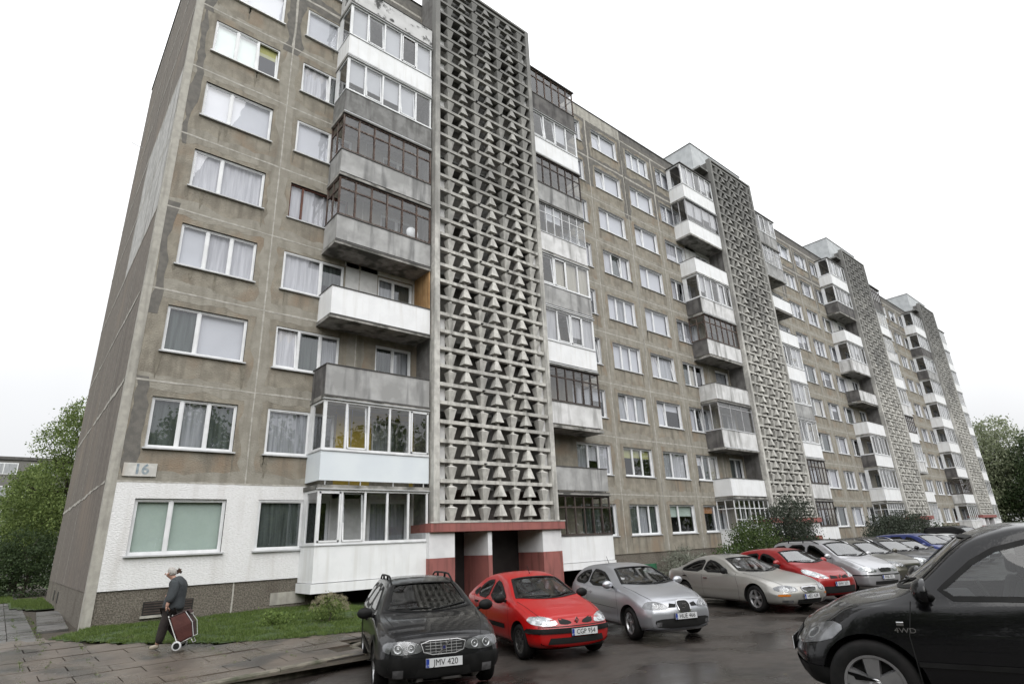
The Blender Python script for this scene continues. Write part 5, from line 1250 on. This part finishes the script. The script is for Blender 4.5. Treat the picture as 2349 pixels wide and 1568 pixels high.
IBI=dict(pos=(9.13,-10.9,-1.165,R(250)),L=3.95,W=1.70,zf=.19,col=(.42,.43,.46),metal=.65,rough=.3,fo=.84,wb=2.46,wr=.31,wroof=.52,nose=(.24,[(.2,.09),(.33,.02),(.5,0),(.62,.03),(.75,.12),(.9,.25)]),tail=(.16,[(.25,.05),(.5,0),(.8,.03),(1.3,.2)]),
 top=[(0,.76),(.2,.84),(1.0,1.005),(1.1,1.03),(1.86,1.365),(2.4,1.44),(3.15,1.41),(3.65,1.26),(3.88,1.0),(3.95,.85)],
 rail=[(0,.70),(.4,.80),(1.1,.95),(1.28,.985),(2.0,1.30),(2.5,1.35),(3.1,1.31),(3.55,1.16),(3.95,.8)],
 belt=[(0,.62),(.5,.76),(1.1,.90),(2.4,.955),(3.4,1.0),(3.8,.98),(3.95,.75)],
 win=[([(1.50,.975),(2.05,1.245),(2.40,1.30),(2.66,1.31),(2.66,.985)],'sideglass'),([(2.74,.99),(2.74,1.305),(3.12,1.26),(3.40,1.12),(3.36,1.03)],'privacy')],
 ws=(1.04,1.84,.68,.50,.24),seat_z=.58,seat_s=2.1,rear_s=3.4,
 seams=[[(1.30,.28),(1.27,.55),(1.33,.95)],[(2.70,.26),(2.71,.97)],[(1.32,.27),(2.7,.25)],[(1.33,.56),(2.68,.60)]],hoodline=[(.30,.58),(.6,.66),(1.15,.71)],handles=[(2.58,.83)],mirror=(1.48,1.0),rim=(5,.02,.03),moulding=(1.4,2.65,.47,.52,'paint'),steer=R(-6),
 front=[('headlight','F2',[(.34,.615),(.38,.69),(.56,.755),(.70,.745),(.80,.62),(.62,.60)],'lampdark',.006),('grille','F',[(-.13,.56),(-.155,.68),(-.11,.745),(.11,.745),(.155,.68),(.13,.56),(.06,.52),(-.06,.52)],'void',.008),('grille_slot','F2',[(.19,.635),(.17,.69),(.30,.71),(.35,.635)],'black',.008),
  ('lower_intake','F',[(-.58,.26),(-.66,.40),(-.50,.44),(.50,.44),(.66,.40),(.58,.26)],'void',.008),('lip','F',[(-.8,.215),(-.74,.245),(.74,.245),(.8,.215)],'paint',.02),('fog_light','F2',[(.52,.30),(.52,.38),(.62,.38),(.62,.30)],'lampdark',.016)],
 bulbs=[(.47,.67,.045),(.59,.68,.05)],frame=([(-.14,.555),(-.165,.68),(-.12,.755),(.12,.755),(.165,.68),(.14,.555),(.06,.51),(-.06,.51)],.018,'chrome'),marks=[('S',0,.655,.05,0,'chrome')],plate=('HUE 466',.0,.475),aerial=3.0)
CHR=dict(pos=(14.55,-11.05,-1.17,R(253)),L=5.02,W=1.89,zf=.19,col=(.42,.41,.385),metal=.6,rough=.32,fo=1.02,wb=2.87,wr=.33,wroof=.55,nose=(.30,[(.2,.10),(.33,.02),(.45,0),(.55,.03),(.66,.10),(.8,.22)]),tail=(.24,[(.25,.05),(.5,0),(.8,.04),(1.0,.1)]),
 top=[(0,.64),(.2,.72),(1.3,.935),(1.48,.965),(2.35,1.335),(2.9,1.415),(3.5,1.375),(4.15,1.12),(4.45,1.03),(4.9,1.0),(5.02,.88)],
 rail=[(0,.60),(.5,.74),(1.45,.905),(1.68,.94),(2.5,1.265),(2.95,1.32),(3.5,1.27),(4.2,1.03),(4.5,.98),(4.9,.95),(5.02,.82)],
 belt=[(0,.55),(.5,.70),(1.45,.87),(2.8,.91),(3.8,.95),(4.5,.965),(4.9,.93),(5.02,.78)],
 win=[([(1.95,.945),(2.55,1.21),(2.95,1.275),(3.02,.95)],'sideglass'),([(3.10,.955),(3.04,1.275),(3.45,1.235),(3.95,1.05),(3.98,1.0),(3.85,.97)],'privacy')],
 ws=(1.42,2.33,.72,.53,.26),seat_z=.55,seat_s=2.75,rear_s=4.1,sunroof=(2.7,3.15,.34),
 seams=[[(1.62,.26),(1.58,.6),(1.70,.93)],[(3.04,.24),(3.06,.95)],[(3.62,.70),(4.0,.98)],[(1.62,.25),(3.6,.24)]],hoodline=[(.3,.62),(.8,.72),(1.5,.76)],handles=[(2.88,.79),(3.82,.83)],handlemat='chrome',mirror=(1.98,.97),mirrorpaint=False,rim=(5,.035,.05),moulding=(1.65,3.55,.50,.54,'paint'),
 front=[('headlight','F2',[(.36,.53),(.38,.60),(.50,.66),(.72,.665),(.86,.62),(.86,.54),(.6,.50)],'lampdark',.006),('grille','F',[(-.20,.50),(-.27,.615),(.27,.615),(.20,.50)],'void',.008),('lower_intake','F',[(-.42,.23),(-.42,.33),(.42,.33),(.42,.23)],'void',.008),('indicator','F2',[(.60,.415),(.60,.46),(.82,.465),(.86,.45),(.84,.415)],'amber',.008),('fog_light','F2',[(.52,.24),(.54,.32),(.78,.33),(.78,.28)],'lampdark',.01)],
 bulbs=[(.50,.585,.055),(.67,.59,.062)],bars=(-.2,.2,.51,.61,5,'skid'),frame=([(-.21,.49),(-.28,.625),(.28,.625),(.21,.49)],.022,'chrome'),marks=[('wings',0,.60,.10,0,'chrome')],plate=('HEU 638',0,.40))
CLI=dict(pos=(16.95,-10.9,-1.17,R(249)),L=3.99,W=1.71,zf=.2,col=(.27,.008,.009),metal=.2,rough=.28,fo=.80,wb=2.575,wr=.31,wroof=.55,nose=(.26,[(.2,.08),(.33,.02),(.5,0),(.62,.02),(.8,.12),(1,.3)]),tail=(.16,[(.25,.05),(.5,0),(.8,.03),(1.3,.2)]),
 top=[(0,.76),(.2,.86),(.85,1.03),(.95,1.065),(1.7,1.42),(2.3,1.49),(3.1,1.45),(3.7,1.32),(3.93,1.0),(3.99,.85)],
 rail=[(0,.70),(.4,.84),(.95,.98),(1.15,1.03),(1.9,1.35),(2.4,1.40),(3.1,1.35),(3.6,1.2),(3.99,.8)],
 belt=[(0,.64),(.5,.80),(1.1,.95),(2.4,1.0),(3.4,1.03),(3.8,1.0),(3.99,.75)],
 win=[([(1.40,1.02),(1.95,1.29),(2.35,1.345),(2.35,1.02)],'sideglass'),([(2.45,1.02),(2.45,1.35),(3.0,1.30),(3.3,1.12),(3.25,1.06)],'privacy')],
 ws=(.93,1.70,.70,.52,.26),seat_z=.62,seat_s=2.1,rear_s=3.4,
 seams=[[(1.25,.28),(1.22,.6),(1.28,1.0)],[(2.40,.26),(2.41,1.0)]],hoodline=[(.3,.58),(.6,.68),(1.0,.72)],handles=[(2.25,.88)],mirror=(1.42,1.05),rim=(5,.03,.05),
 front=[('headlight','F2',[(.34,.665),(.44,.76),(.66,.90),(.76,.90),(.80,.80),(.66,.68)],'lamp',.006),('grille_slot','F2',[(.09,.66),(.09,.715),(.30,.745),(.33,.66)],'void',.008),('lower_intake','F',[(-.60,.28),(-.56,.46),(.56,.46),(.60,.28)],'void',.01),('bumper_lip','F',[(-.7,.2),(-.66,.25),(.66,.25),(.7,.2)],'paint',.02)],
 bulbs=[(.52,.745,.05),(.66,.80,.05)],marks=[('diamond',0,.71,.06,0,'chrome')],plate=('EHV 321',0,.52))
ZAF=dict(pos=(20.15,-11.05,-1.17,R(250)),L=4.32,W=1.74,zf=.2,col=(.46,.46,.48),metal=.6,rough=.3,fo=.86,wb=2.69,wr=.315,wroof=.60,nose=(.20,[(.2,.07),(.33,.02),(.5,0),(.62,.03),(.8,.08),(1,.2)]),tail=(.08,[(.25,.05),(.5,0),(1,.04),(1.5,.15)]),
 top=[(0,.78),(.15,.86),(.8,1.07),(.92,1.11),(1.75,1.56),(2.3,1.63),(3.4,1.62),(4.05,1.56),(4.27,1.2),(4.32,.9)],
 rail=[(0,.73),(.4,.90),(.95,1.03),(1.12,1.08),(1.95,1.48),(2.4,1.545),(3.9,1.51),(4.2,1.3),(4.32,.86)],
 belt=[(0,.66),(.5,.82),(1.1,.98),(2.4,1.02),(4.0,1.04),(4.25,1.0),(4.32,.8)],
 win=[([(1.36,1.05),(2.0,1.44),(2.34,1.49),(2.34,1.05)],'privacy'),([(2.46,1.05),(2.46,1.495),(3.20,1.485),(3.25,1.06)],'privacy'),([(3.36,1.07),(3.33,1.475),(3.9,1.44),(4.08,1.12)],'privacy')],
 ws=(.90,1.74,.70,.56,.22),seat_z=.72,seat_s=2.1,rear_s=4.0,
 seams=[[(1.25,.28),(1.22,.6),(1.26,1.02)],[(2.40,.26),(2.40,1.04)],[(3.0,.7),(3.3,1.04)]],hoodline=[(.25,.60),(.5,.68),(.95,.72)],handles=[(2.25,.88),(3.15,.9)],mirror=(1.32,1.10),rim=(7,.02,.035),moulding=(1.35,3.0,.42,.50,'black'),rails=(1.9,3.95,.60,'black'),
 front=[('headlight','F2',[(.36,.64),(.38,.76),(.6,.81),(.76,.80),(.80,.68),(.6,.64)],'lamp',.006),('grille','F',[(-.22,.65),(-.26,.76),(.26,.76),(.22,.65)],'void',.008),('bumper_strip','F',[(-.86,.54),(-.86,.575),(.86,.575),(.86,.54)],'black',.014),('lower_intake','F',[(-.5,.28),(-.5,.38),(.5,.38),(.5,.28)],'void',.01)],
 bulbs=[(.50,.72,.05),(.66,.73,.05)],frame=([(-.23,.64),(-.27,.77),(.27,.77),(.23,.64)],.016,'chrome'),marks=[('ring',0,.705,.05,0,'chrome'),('bolt',0,.705,.045,0,'chrome')],plate=('FHB 351',0,.49))
import copy
PEU=copy.deepcopy(ZAF); PEU.update(pos=(22.85,-11.05,-1.17,R(250)),col=(.105,.10,.082),L=4.45,W=1.78,rim=(5,.03,.05),rails=(2.0,4.0,.58,'chrome'),moulding=None,plate=('DZT 208',0,.50),
 top=[(0,.78),(.15,.85),(.85,1.02),(.98,1.06),(1.85,1.47),(2.4,1.55),(3.5,1.53),(4.15,1.46),(4.38,1.15),(4.45,.9)],rail=[(0,.73),(.4,.86),(1.0,.99),(1.2,1.03),(2.05,1.40),(2.5,1.465),(3.9,1.43),(4.3,1.2),(4.45,.86)],belt=[(0,.66),(.5,.80),(1.1,.94),(2.4,.98),(4.0,1.0),(4.35,.97),(4.45,.8)],
 win=[([(1.42,1.01),(2.05,1.36),(2.40,1.41),(2.40,1.01)],'privacy'),([(2.50,1.01),(2.50,1.415),(3.25,1.405),(3.3,1.02)],'privacy'),([(3.4,1.03),(3.38,1.395),(3.95,1.36),(4.12,1.08)],'privacy')],ws=(.97,1.84,.70,.54,.22),
 front=[('headlight','F2',[(.34,.66),(.40,.74),(.66,.86),(.80,.85),(.80,.78),(.6,.67)],'lampdark',.006),('grille','F',[(-.30,.50),(-.34,.70),(.34,.70),(.30,.50)],'void',.008),('lower_intake','F',[(-.5,.28),(-.5,.38),(.5,.38),(.5,.28)],'void',.01),('fog_light','F2',[(.6,.32),(.6,.38),(.72,.38),(.72,.32)],'lampdark',.012)],
 frame=([(-.31,.49),(-.35,.71),(.35,.71),(.31,.49)],.014,'chrome'),marks=[('diamond',0,.62,.05,0,'chrome')])
VWB=copy.deepcopy(PEU); VWB.update(pos=(25.55,-11.0,-1.17,R(250)),col=(.010,.010,.013),plate=('',0,.46),bars=(-.3,.3,.52,.70,4,'chrome'),top=[(0,.80),(.15,.88),(1.0,1.05),(1.12,1.09),(1.95,1.48),(2.5,1.56),(3.6,1.55),(4.15,1.48),(4.38,1.15),(4.45,.9)],
 front=[('headlight','F2',[(.36,.66),(.38,.80),(.6,.84),(.80,.83),(.82,.70),(.6,.65)],'lamp',.006),('grille','F',[(-.30,.50),(-.34,.72),(.34,.72),(.30,.50)],'void',.008),('bumper_strip','F',[(-.86,.46),(-.86,.48),(.86,.48),(.86,.46)],'chrome',.014),('lower_intake','F',[(-.5,.24),(-.5,.38),(.5,.38),(.5,.24)],'void',.01)],
 marks=[('ring',0,.63,.07,0,'chrome')])
DRK=copy.deepcopy(IBI); DRK.update(pos=(28.3,-10.9,-1.17,R(250)),col=(.012,.014,.02),plate=('',0,.47),marks=[])
BLU=copy.deepcopy(ZAF); BLU.update(pos=(30.9,-10.9,-1.17,R(250)),col=(.015,.03,.16),metal=.3,plate=('',0,.5),marks=[],rails=None)
WHT=copy.deepcopy(PEU); WHT.update(pos=(34.1,-10.6,-1.17,R(250)),col=(.55,.56,.58),metal=.2,plate=('',0,.5),marks=[],rails=None)
WH2=copy.deepcopy(CLI); WH2.update(pos=(37.4,-10.4,-1.17,R(250)),col=(.58,.59,.6),metal=.1,plate=('',0,.5),marks=[])
VAN=copy.deepcopy(ZAF); VAN.update(pos=(43.5,-9.6,-1.17,R(250)),col=(.008,.008,.009),metal=.1,plate=('',0,.5),marks=[],rails=(1.9,3.95,.60,'black'),
  top=[(0,.95),(.15,1.0),(.8,1.15),(.92,1.19),(1.6,1.74),(2.3,1.84),(3.4,1.84),(4.05,1.80),(4.27,1.4),(4.32,.9)],rail=[(0,.9),(.4,1.0),(.95,1.1),(1.12,1.16),(1.8,1.65),(2.4,1.75),(3.9,1.72),(4.2,1.4),(4.32,.86)])
SUV=dict(pos=(5.55,-14.80,-.955,R(114)),L=4.67,W=1.89,zf=.28,col=(.006,.006,.007),metal=.2,rough=.25,fo=.86,wb=2.62,wr=.375,wroof=.60,nose=(.28,[(.28,.12),(.42,.03),(.55,0),(.66,.03),(.8,.12),(.95,.25)]),tail=(.14,[(.35,.05),(.6,0),(1,.04),(1.6,.25)]),
 top=[(0,.84),(.15,.92),(.55,1.035),(1.2,1.13),(1.32,1.18),(2.05,1.64),(2.5,1.73),(3.6,1.71),(4.3,1.6),(4.6,1.2),(4.67,1.0)],
 rail=[(0,.78),(.4,.94),(1.2,1.08),(1.36,1.13),(2.1,1.565),(2.6,1.645),(4.0,1.60),(4.4,1.4),(4.67,.95)],
 belt=[(0,.70),(.4,.89),(1.1,1.03),(2.4,1.08),(4.0,1.14),(4.5,1.1),(4.67,.9)],
 win=[([(1.56,1.10),(2.16,1.495),(2.62,1.60),(2.62,1.10)],'sideglass'),([(2.74,1.11),(2.74,1.605),(3.45,1.585),(3.5,1.13)],'sideglass'),([(3.62,1.14),(3.58,1.575),(4.0,1.53),(4.2,1.2)],'privacy')],
 ws=(1.26,2.02,.74,.56,.12),ds=.03,dz=.03,sealw=.03,mirror_scale=1.35,seat_z=.80,seat_s=2.2,rear_s=4.2,
 seams=[[(1.30,.40),(1.28,.8),(1.36,1.08)],[(2.68,.38),(2.68,1.09)]],hoodline=[(.15,.62),(.5,.74),(1.15,.80)],handles=[(2.5,.94),(3.4,.98)],handlemat='chrome',mirror=(1.50,1.14),rim=(5,.055,.085),rails=None,moulding=(1.3,3.2,.56,.60,'black'),
 front=[('headlight','F2',[(.46,.67),(.50,.77),(.70,.86),(.82,.89),(.90,.86),(.88,.72),(.66,.66)],'lampdark',.006),('bumper','F',[(-.95,.34),(-.95,.50),(.95,.50),(.95,.34)],'black',.01),('grille','F',[(-.34,.62),(-.40,.78),(.40,.78),(.34,.62)],'void',.008),('lower_intake','F',[(-.5,.36),(-.5,.5),(.5,.5),(.5,.36)],'void',.016)],
 bulbs=[(.60,.74,.05),(.73,.78,.055)],plate=('',0,.6))
def squeeze(S,k):
    f=lambda P:[(a*k,b) for a,b in P]
    for n_ in ('top','rail','belt'): S[n_]=f(S[n_])
    S['L']*=k; S['fo']*=k; S['wb']*=k; S['win']=[(f(p_),m_) for p_,m_ in S['win']]; w_=S['ws']; S['ws']=(w_[0]*k,w_[1]*k,w_[2],w_[3],w_[4]); S['seams']=[f(q) for q in S['seams']]; S['hoodline']=f(S['hoodline']); S['handles']=f(S['handles']); S['mirror']=(S['mirror'][0]*k,S['mirror'][1])
    for n_ in ('seat_s','rear_s'): S[n_]*=k
    r_=S['rails'] or (0,0,0,0); S['rails']=None if not S['rails'] else (r_[0]*k,r_[1]*k,r_[2],r_[3]); m_=S['moulding']; S['moulding']=(m_[0]*k,m_[1]*k)+m_[2:]
SUV['pos']=(5.22,-15.05,-.88,R(107))
SUV['wroof']=.66
SUV['win']=[([(1.52,1.10),(2.10,1.49),(2.62,1.60),(2.62,1.10)],'sideglass'),([(2.74,1.11),(2.74,1.60),(3.45,1.58),(3.5,1.13)],'sideglass'),([(3.62,1.14),(3.58,1.53),(4.0,1.49),(4.2,1.2)],'privacy')]
squeeze(SUV,.85)
CARS=[(V70,'black estate car with roof rails and chrome grille, plate JMV 420, nearest the lawn'),
 (MEG,'bright red hatchback with black bumper strip, plate CGP 954, beside the black estate'),
 (IBI,'silver three door hatchback with plate HUE 466, next to the bright red hatchback'),
 (CHR,'champagne coloured long saloon with twin round headlamps and amber indicators, plate HEU 638'),
 (CLI,'dark red small hatchback behind the champagne saloon, plate EHV 321'),
 (ZAF,'silver people carrier with black roof rails beside the dark red hatchback'),
 (PEU,'olive brown estate car with chrome roof rails beside the silver people carrier'),
 (VWB,'black estate car with chrome barred grille and chrome roof rails beside the olive brown estate'),
 (DRK,'dark car mostly hidden behind the black estate with the chrome barred grille'),
 (BLU,'deep blue people carrier in the middle distance of the parked row'),
 (WHT,'white estate car parked just beyond the blue people carrier'),
 (WH2,'small white hatchback parked beyond the white estate car'),
 (VAN,'tall black van at the far end of the parked row')]
for S_,lb in CARS[2:]: S_['wsmat']='wsbright'
for S_,lb in CARS:
    rt_,bv_=make_car(S_,lb,group='cars parked nose out along the block')
    if S_ in (MEG,V70,IBI):
        c0=S_['ws'][0]; z0_=S_['seat_z']+.30; T=MB(); k_=(-.35,.45) if S_ is MEG else ((.05,.58) if S_ is V70 else (-.5,.1))
        n_=10
        for i in range(n_):
            y0_=lerp(k_[0],k_[1],i/n_); y1_=lerp(k_[0],k_[1],(i+1)/n_); a0=.012*math.sin(i*1.9); a1=.012*math.sin((i+1)*1.9)
            T.hexa([(-c0-.32,y0_,z0_-.012+a0),(-c0-.58,y0_,z0_+.03+a0),(-c0-.58,y1_,z0_+.03+a1),(-c0-.32,y1_,z0_-.012+a1)],[(-c0-.32,y0_,z0_-.008+a0),(-c0-.58,y0_,z0_+.034+a0),(-c0-.58,y1_,z0_+.034+a1),(-c0-.32,y1_,z0_-.008+a1)])
        T.build('paper_sheet',MC['plate'],rt_)
suv,sb=make_car(SUV,'wet black off road car with 4WD badge, very close at the right edge')
hh,n=cast(sb,'L',1.05,.86)
T=MB(); T.box(-.03,.03,0,.012,-.018,.018); e=T.build('badge',MC['chrome'],suv); e.location=(-1.03,hh.y-.002,.90); bv=e.modifiers.new('bv','BEVEL'); bv.width=.008; bv.segments=2
tm=text_mesh('4WD',.06); tm.materials.append(MC['chrome']); t=link('badge',tm,suv); t.rotation_euler=(R(90),0,R(180)); t.location=(-1.06,hh.y+.006,.845); t.scale=(1.25,1,1)
# ================================================================ the woman with the shopping trolley
def skin(name,verts,edges,radii,mat,parent,sub=2,root=0):
    me=bpy.data.meshes.new(name); me.from_pydata(verts,edges,[]); o=link(name,me)
    sk=o.modifiers.new('s','SKIN'); ss=o.modifiers.new('d','SUBSURF'); ss.levels=sub; ss.render_levels=sub
    lay=me.skin_vertices[0].data
    for i,r_ in enumerate(radii): lay[i].radius=(r_,r_) if not isinstance(r_,tuple) else r_; lay[i].use_root=(i==root)
    bpy.context.view_layer.update()
    nm=eval_copy(o,name); bpy.data.objects.remove(o); nm.materials.clear(); nm.materials.append(mat); nm.polygons.foreach_set('use_smooth',[True]*len(nm.polygons)); return link(name,nm,parent)
PX,PY=1.04,-4.28; PZ=ground_h(PX,PY)+.012
# local axes: +x forward (walking direction), +y her left, z up
W_=empty('person',(PX,PY,PZ),R(152)); tag(W_,'elderly grey haired woman in dark jacket and trousers pulling a shopping trolley','person')
SKN=pm('skin',(.42,.25,.19),(.38,.22,.16),scale=9,rough=.6); JK=pm('dark_grey_jacket',(.045,.052,.057),(.033,.038,.042),scale=6,rough=.9,bump=.5,bscale=14)
TRS=pm('dark_brown_trousers',(.028,.022,.020),(.02,.016,.015),scale=5,rough=.9,bump=.4,bscale=12); HR=pm('grey_hair',(.50,.48,.45),(.33,.31,.29),scale=30,rough=.8,bump=.6,bscale=60); SH=pm('beige_shoe',(.34,.30,.24),(.27,.24,.19),scale=8,rough=.7)
# body: torso, neck, head, arms and legs as one continuous figure
bv=[(-.06,0,.78),(-.07,0,.95),(-.10,0,1.12),(-.07,0,1.23),(-.02,0,1.28),(.03,0,1.315),(.08,0,1.375),(.095,0,1.415),
 (-.09,.15,1.20),(-.09,.235,1.0),(-.04,.285,.82),(-.035,.29,.765),
 (-.06,-.16,1.20),(-.02,-.235,1.0),(.07,-.17,.96),(.12,-.14,.965),
 (-.03,.085,.70),(.05,.085,.42),(.10,.085,.12),(.10,.085,.08),
 (-.06,-.085,.70),(-.02,-.085,.44),(-.20,-.085,.18),(-.24,-.085,.14)]
be=[(0,1),(1,2),(2,3),(3,4),(4,5),(5,6),(6,7),(3,8),(8,9),(9,10),(10,11),(3,12),(12,13),(13,14),(14,15),(0,16),(16,17),(17,18),(18,19),(0,20),(20,21),(21,22),(22,23)]
br=[.14,.14,.15,.12,.055,.055,.085,.07,.06,.047,.034,.028,.06,.047,.034,.028,.09,.065,.045,.04,.09,.065,.045,.04]
body=skin('body',bv,be,br,SKN,W_)
# face details: nose, brow, ears
T=MB(); T.tube([(.158,-.005,1.40),(.176,-.006,1.377),(.157,-.005,1.367)],[.007,.013,.009],6); T.tube([(.075,.085,1.365),(.08,.095,1.39),(.075,.086,1.405)],[.008,.013,.007],6); T.tube([(.075,-.085,1.365),(.08,-.095,1.39),(.075,-.086,1.405)],[.008,.013,.007],6); T.build('face_features',SKN,body,smooth=True)
# jacket
jv=[(-.065,0,.66),(-.07,0,.80),(-.09,0,.95),(-.12,0,1.12),(-.085,0,1.235),(-.045,0,1.30),(-.09,.17,1.215),(-.10,.245,1.0),(-.05,.285,.84),(-.065,-.18,1.21),(-.03,-.26,1.0),(.05,-.19,.96)]
je=[(0,1),(1,2),(2,3),(3,4),(4,5),(4,6),(6,7),(7,8),(4,9),(9,10),(10,11)]
jr=[(.27,.22),(.25,.21),(.22,.19),(.205,.18),(.165,.14),.088,.105,.085,.062,.105,.082,.06]
skin('jacket',jv,je,jr,JK,W_)
# trousers
tv=[(-.05,0,.74),(-.04,.09,.66),(.03,.095,.42),(.085,.09,.09),(-.07,-.09,.66),(-.03,-.09,.42),(-.235,-.088,.155)]
skin('trousers',tv,[(0,1),(1,2),(2,3),(0,4),(4,5),(5,6)],[.15,.125,.10,.075,.125,.10,.075],TRS,W_)
# shoes
skin('shoe',[(.06,.085,.065),(.14,.085,.05),(.24,.085,.035)],[(0,1),(1,2)],[.052,.045,.034],SH,W_)
skin('shoe',[(-.235,-.088,.15),(-.20,-.088,.10),(-.13,-.088,.035)],[(0,1),(1,2)],[.048,.045,.034],SH,W_)
# hair, clip
hv=[(.015,0,1.325),(.03,0,1.41),(.08,.0,1.45),(.13,0,1.44)]
skin('hair',hv,[(0,1),(1,2),(2,3)],[.075,.10,.092,.05],HR,W_)
T=MB(); rn=random.Random(3)
for i in range(9):
    a=rn.random()*6.28; T.tube([(-.075,-.03,1.42),(-.075+.05*math.cos(a),-.03+.03*math.sin(a*1.3),1.42+.055*math.sin(a))],[.03,.012],6)
T.build('hair_scrunchie',pm('dark_scrunchie',(.02,.012,.01),(.09,.05,.03),scale=25,rough=.8),W_,smooth=True)
# hands: palm, four fingers and thumb each
def hand(c,dirv,side,parent):
    """c wrist; fingers curl around a bar running along y"""
    V=[Vector((0,0,0)),Vector((.005,0,-.035)),Vector((.0,0,-.06))]; 
    vs=[tuple(c+v) for v in V]; o=skin('hand',vs,[(0,1),(1,2)],[(.024,.018),(.036,.018),(.036,.016)],SKN,parent,1)
    for i,(yo,ln) in enumerate(((-.030,.90),(-.010,1.0),(.011,.95),(.030,.78))):
        P=[c+Vector((.0,yo,-.058)),c+Vector((-.006,yo,-.085*ln-.005)),c+Vector((-.030,yo,-.098*ln)),c+Vector((-.046,yo,-.080)),c+Vector((-.044,yo,-.062))]
        T=MB(); T.tube(P,[.0095,.0095,.009,.008,.006],7); T.build('finger',SKN,o,smooth=True)
    P=[c+Vector((-.005,-.03*side,-.02)),c+Vector((-.028,-.045*side,-.05)),c+Vector((-.048,-.03*side,-.07)),c+Vector((-.055,-.012*side,-.072))]
    T=MB(); T.tube(P,[.012,.011,.0095,.007],7); T.build('thumb',SKN,o,smooth=True)
    return o
hand(Vector((-.035,.29,.79)),None,1,W_); hand(Vector((.13,-.135,.985)),None,-1,W_)
# trolley
Tq=empty('shopping_trolley',(PX,PY,PZ),R(152)); tag(Tq,'brown and maroon two wheeled shopping trolley pulled behind the woman','shopping trolley')
ALU=pm('trolley_tube',(.62,.62,.60),(.5,.5,.48),scale=5,rough=.35,metal=.5); MAR=pm('maroon_bag_fabric',(.075,.02,.015),(.06,.016,.013),scale=6,rough=.75,bump=.3,bscale=14); BRN=pm('brown_bag_fabric',(.045,.022,.022),(.034,.017,.017),scale=6,rough=.75,bump=.3,bscale=14)
yc=.29
hx,hz=-.078,.72   # grip
ax=Vector((-.36,yc,.085)); g0=Vector((hx,yc,hz)); dr=(ax-g0).normalized(); nr=Vector((-dr.z,0,dr.x)); nr=nr if nr.x<0 else -nr   # nr points back/up
T=MB()
for sg in (1,-1): T.tube([g0+dr*.10+Vector((0,sg*.11,0)),ax+Vector((0,sg*.11,0)),ax+nr*.06+Vector((0,sg*.11,-.0))],.011,8)
T.tube([ax+Vector((0,-.17,0)),ax+Vector((0,.17,0))],.009,8)
T.tube([ax+Vector((0,.11,.0))-dr*.02,ax+nr*.24-dr*.03+Vector((0,.11,0)),ax+nr*.24-dr*.03+Vector((0,-.11,0)),ax+Vector((0,-.11,0))-dr*.02],.010,8)
T.tube([ax+nr*.24-dr*.03+Vector((0,.09,0)),ax+nr*.25+dr*.07+Vector((0,.09,0)),ax+nr*.25+dr*.07+Vector((0,-.09,0)),ax+nr*.24-dr*.03+Vector((0,-.09,0))],.009,8)
T.build('frame',ALU,Tq,smooth=True)
T=MB(); T.tube([g0+dr*.11+Vector((0,.11,0)),g0+Vector((0,.10,0)),g0+Vector((0,-.10,0)),g0+dr*.11+Vector((0,-.11,0))],.014,8); T.build('handle',MC['black'],Tq,smooth=True)
for sg in (1,-1):
    c=ax+Vector((0,sg*.185,0)); T=MB(); T.lathe([(.058,-.014),(.082,-.016),(.085,0),(.082,.016),(.058,.014)],tuple(c),'y',28); wq=T.build('wheel',MC['plate'],Tq,smooth=True)
    T=MB(); T.lathe([(0,-.008),(.058,-.010)],tuple(c),'y',20); T.lathe([(0,.008),(.058,.010)],tuple(c),'y',20); T.lathe([(0,.018),(.018,.018),(.02,0)],tuple(c),'y',12); T.build('wheel_disc',MC['void'],wq)
# bag
def bagpt(u,v,w): return g0+dr*(.16+u*.50)+nr*(v*1.22)+Vector((0,w,0))
lo=[bagpt(1,.03,-.14),bagpt(1,.24,-.13),bagpt(1,.24,.13),bagpt(1,.03,.14)]; mi=[bagpt(.5,.02,-.17),bagpt(.5,.29,-.15),bagpt(.5,.29,.15),bagpt(.5,.02,.17)]; hi=[bagpt(0,.02,-.15),bagpt(.02,.24,-.13),bagpt(.02,.24,.13),bagpt(0,.02,.15)]
T=MB(); 
for A_,B_ in ((lo,mi),(mi,hi)):
    for q in range(4):
        T.cur=1 if q==1 else 0; T.quad(A_[q],A_[(q+1)%4],B_[(q+1)%4],B_[q])
T.cur=0; T.quad(*lo[::-1]); T.cur=1; T.quad(*hi)
bg_=T.build('bag',[MAR,BRN],Tq); fixnormals(bg_); bvv=bg_.modifiers.new('b','BEVEL'); bvv.width=.025; bvv.segments=3
T=MB(); lid=[bagpt(-.03,.0,-.15),bagpt(-.02,.27,-.13),bagpt(-.02,.27,.13),bagpt(-.03,.0,.15)]; T.hexa([bagpt(.0,.0,-.15),bagpt(.03,.28,-.14),bagpt(.03,.28,.14),bagpt(.0,.0,.15)],lid); T.quad(bagpt(.03,.285,-.13),bagpt(.16,.30,-.11),bagpt(.16,.30,.11),bagpt(.03,.285,.13)); l_=T.build('flap',BRN,bg_); bvv=l_.modifiers.new('b','BEVEL'); bvv.width=.015; bvv.segments=2
T=MB()
for w in (.142,-.142):
    T.tube([bagpt(.02,.25,w*.93),bagpt(.5,.30,w*1.08),bagpt(1,.25,w*.93)],.006,5)
T.tube([bagpt(1,.25,-.132),bagpt(1,.25,.132)],.006,5)
T.build('piping',MC['plate'],bg_)
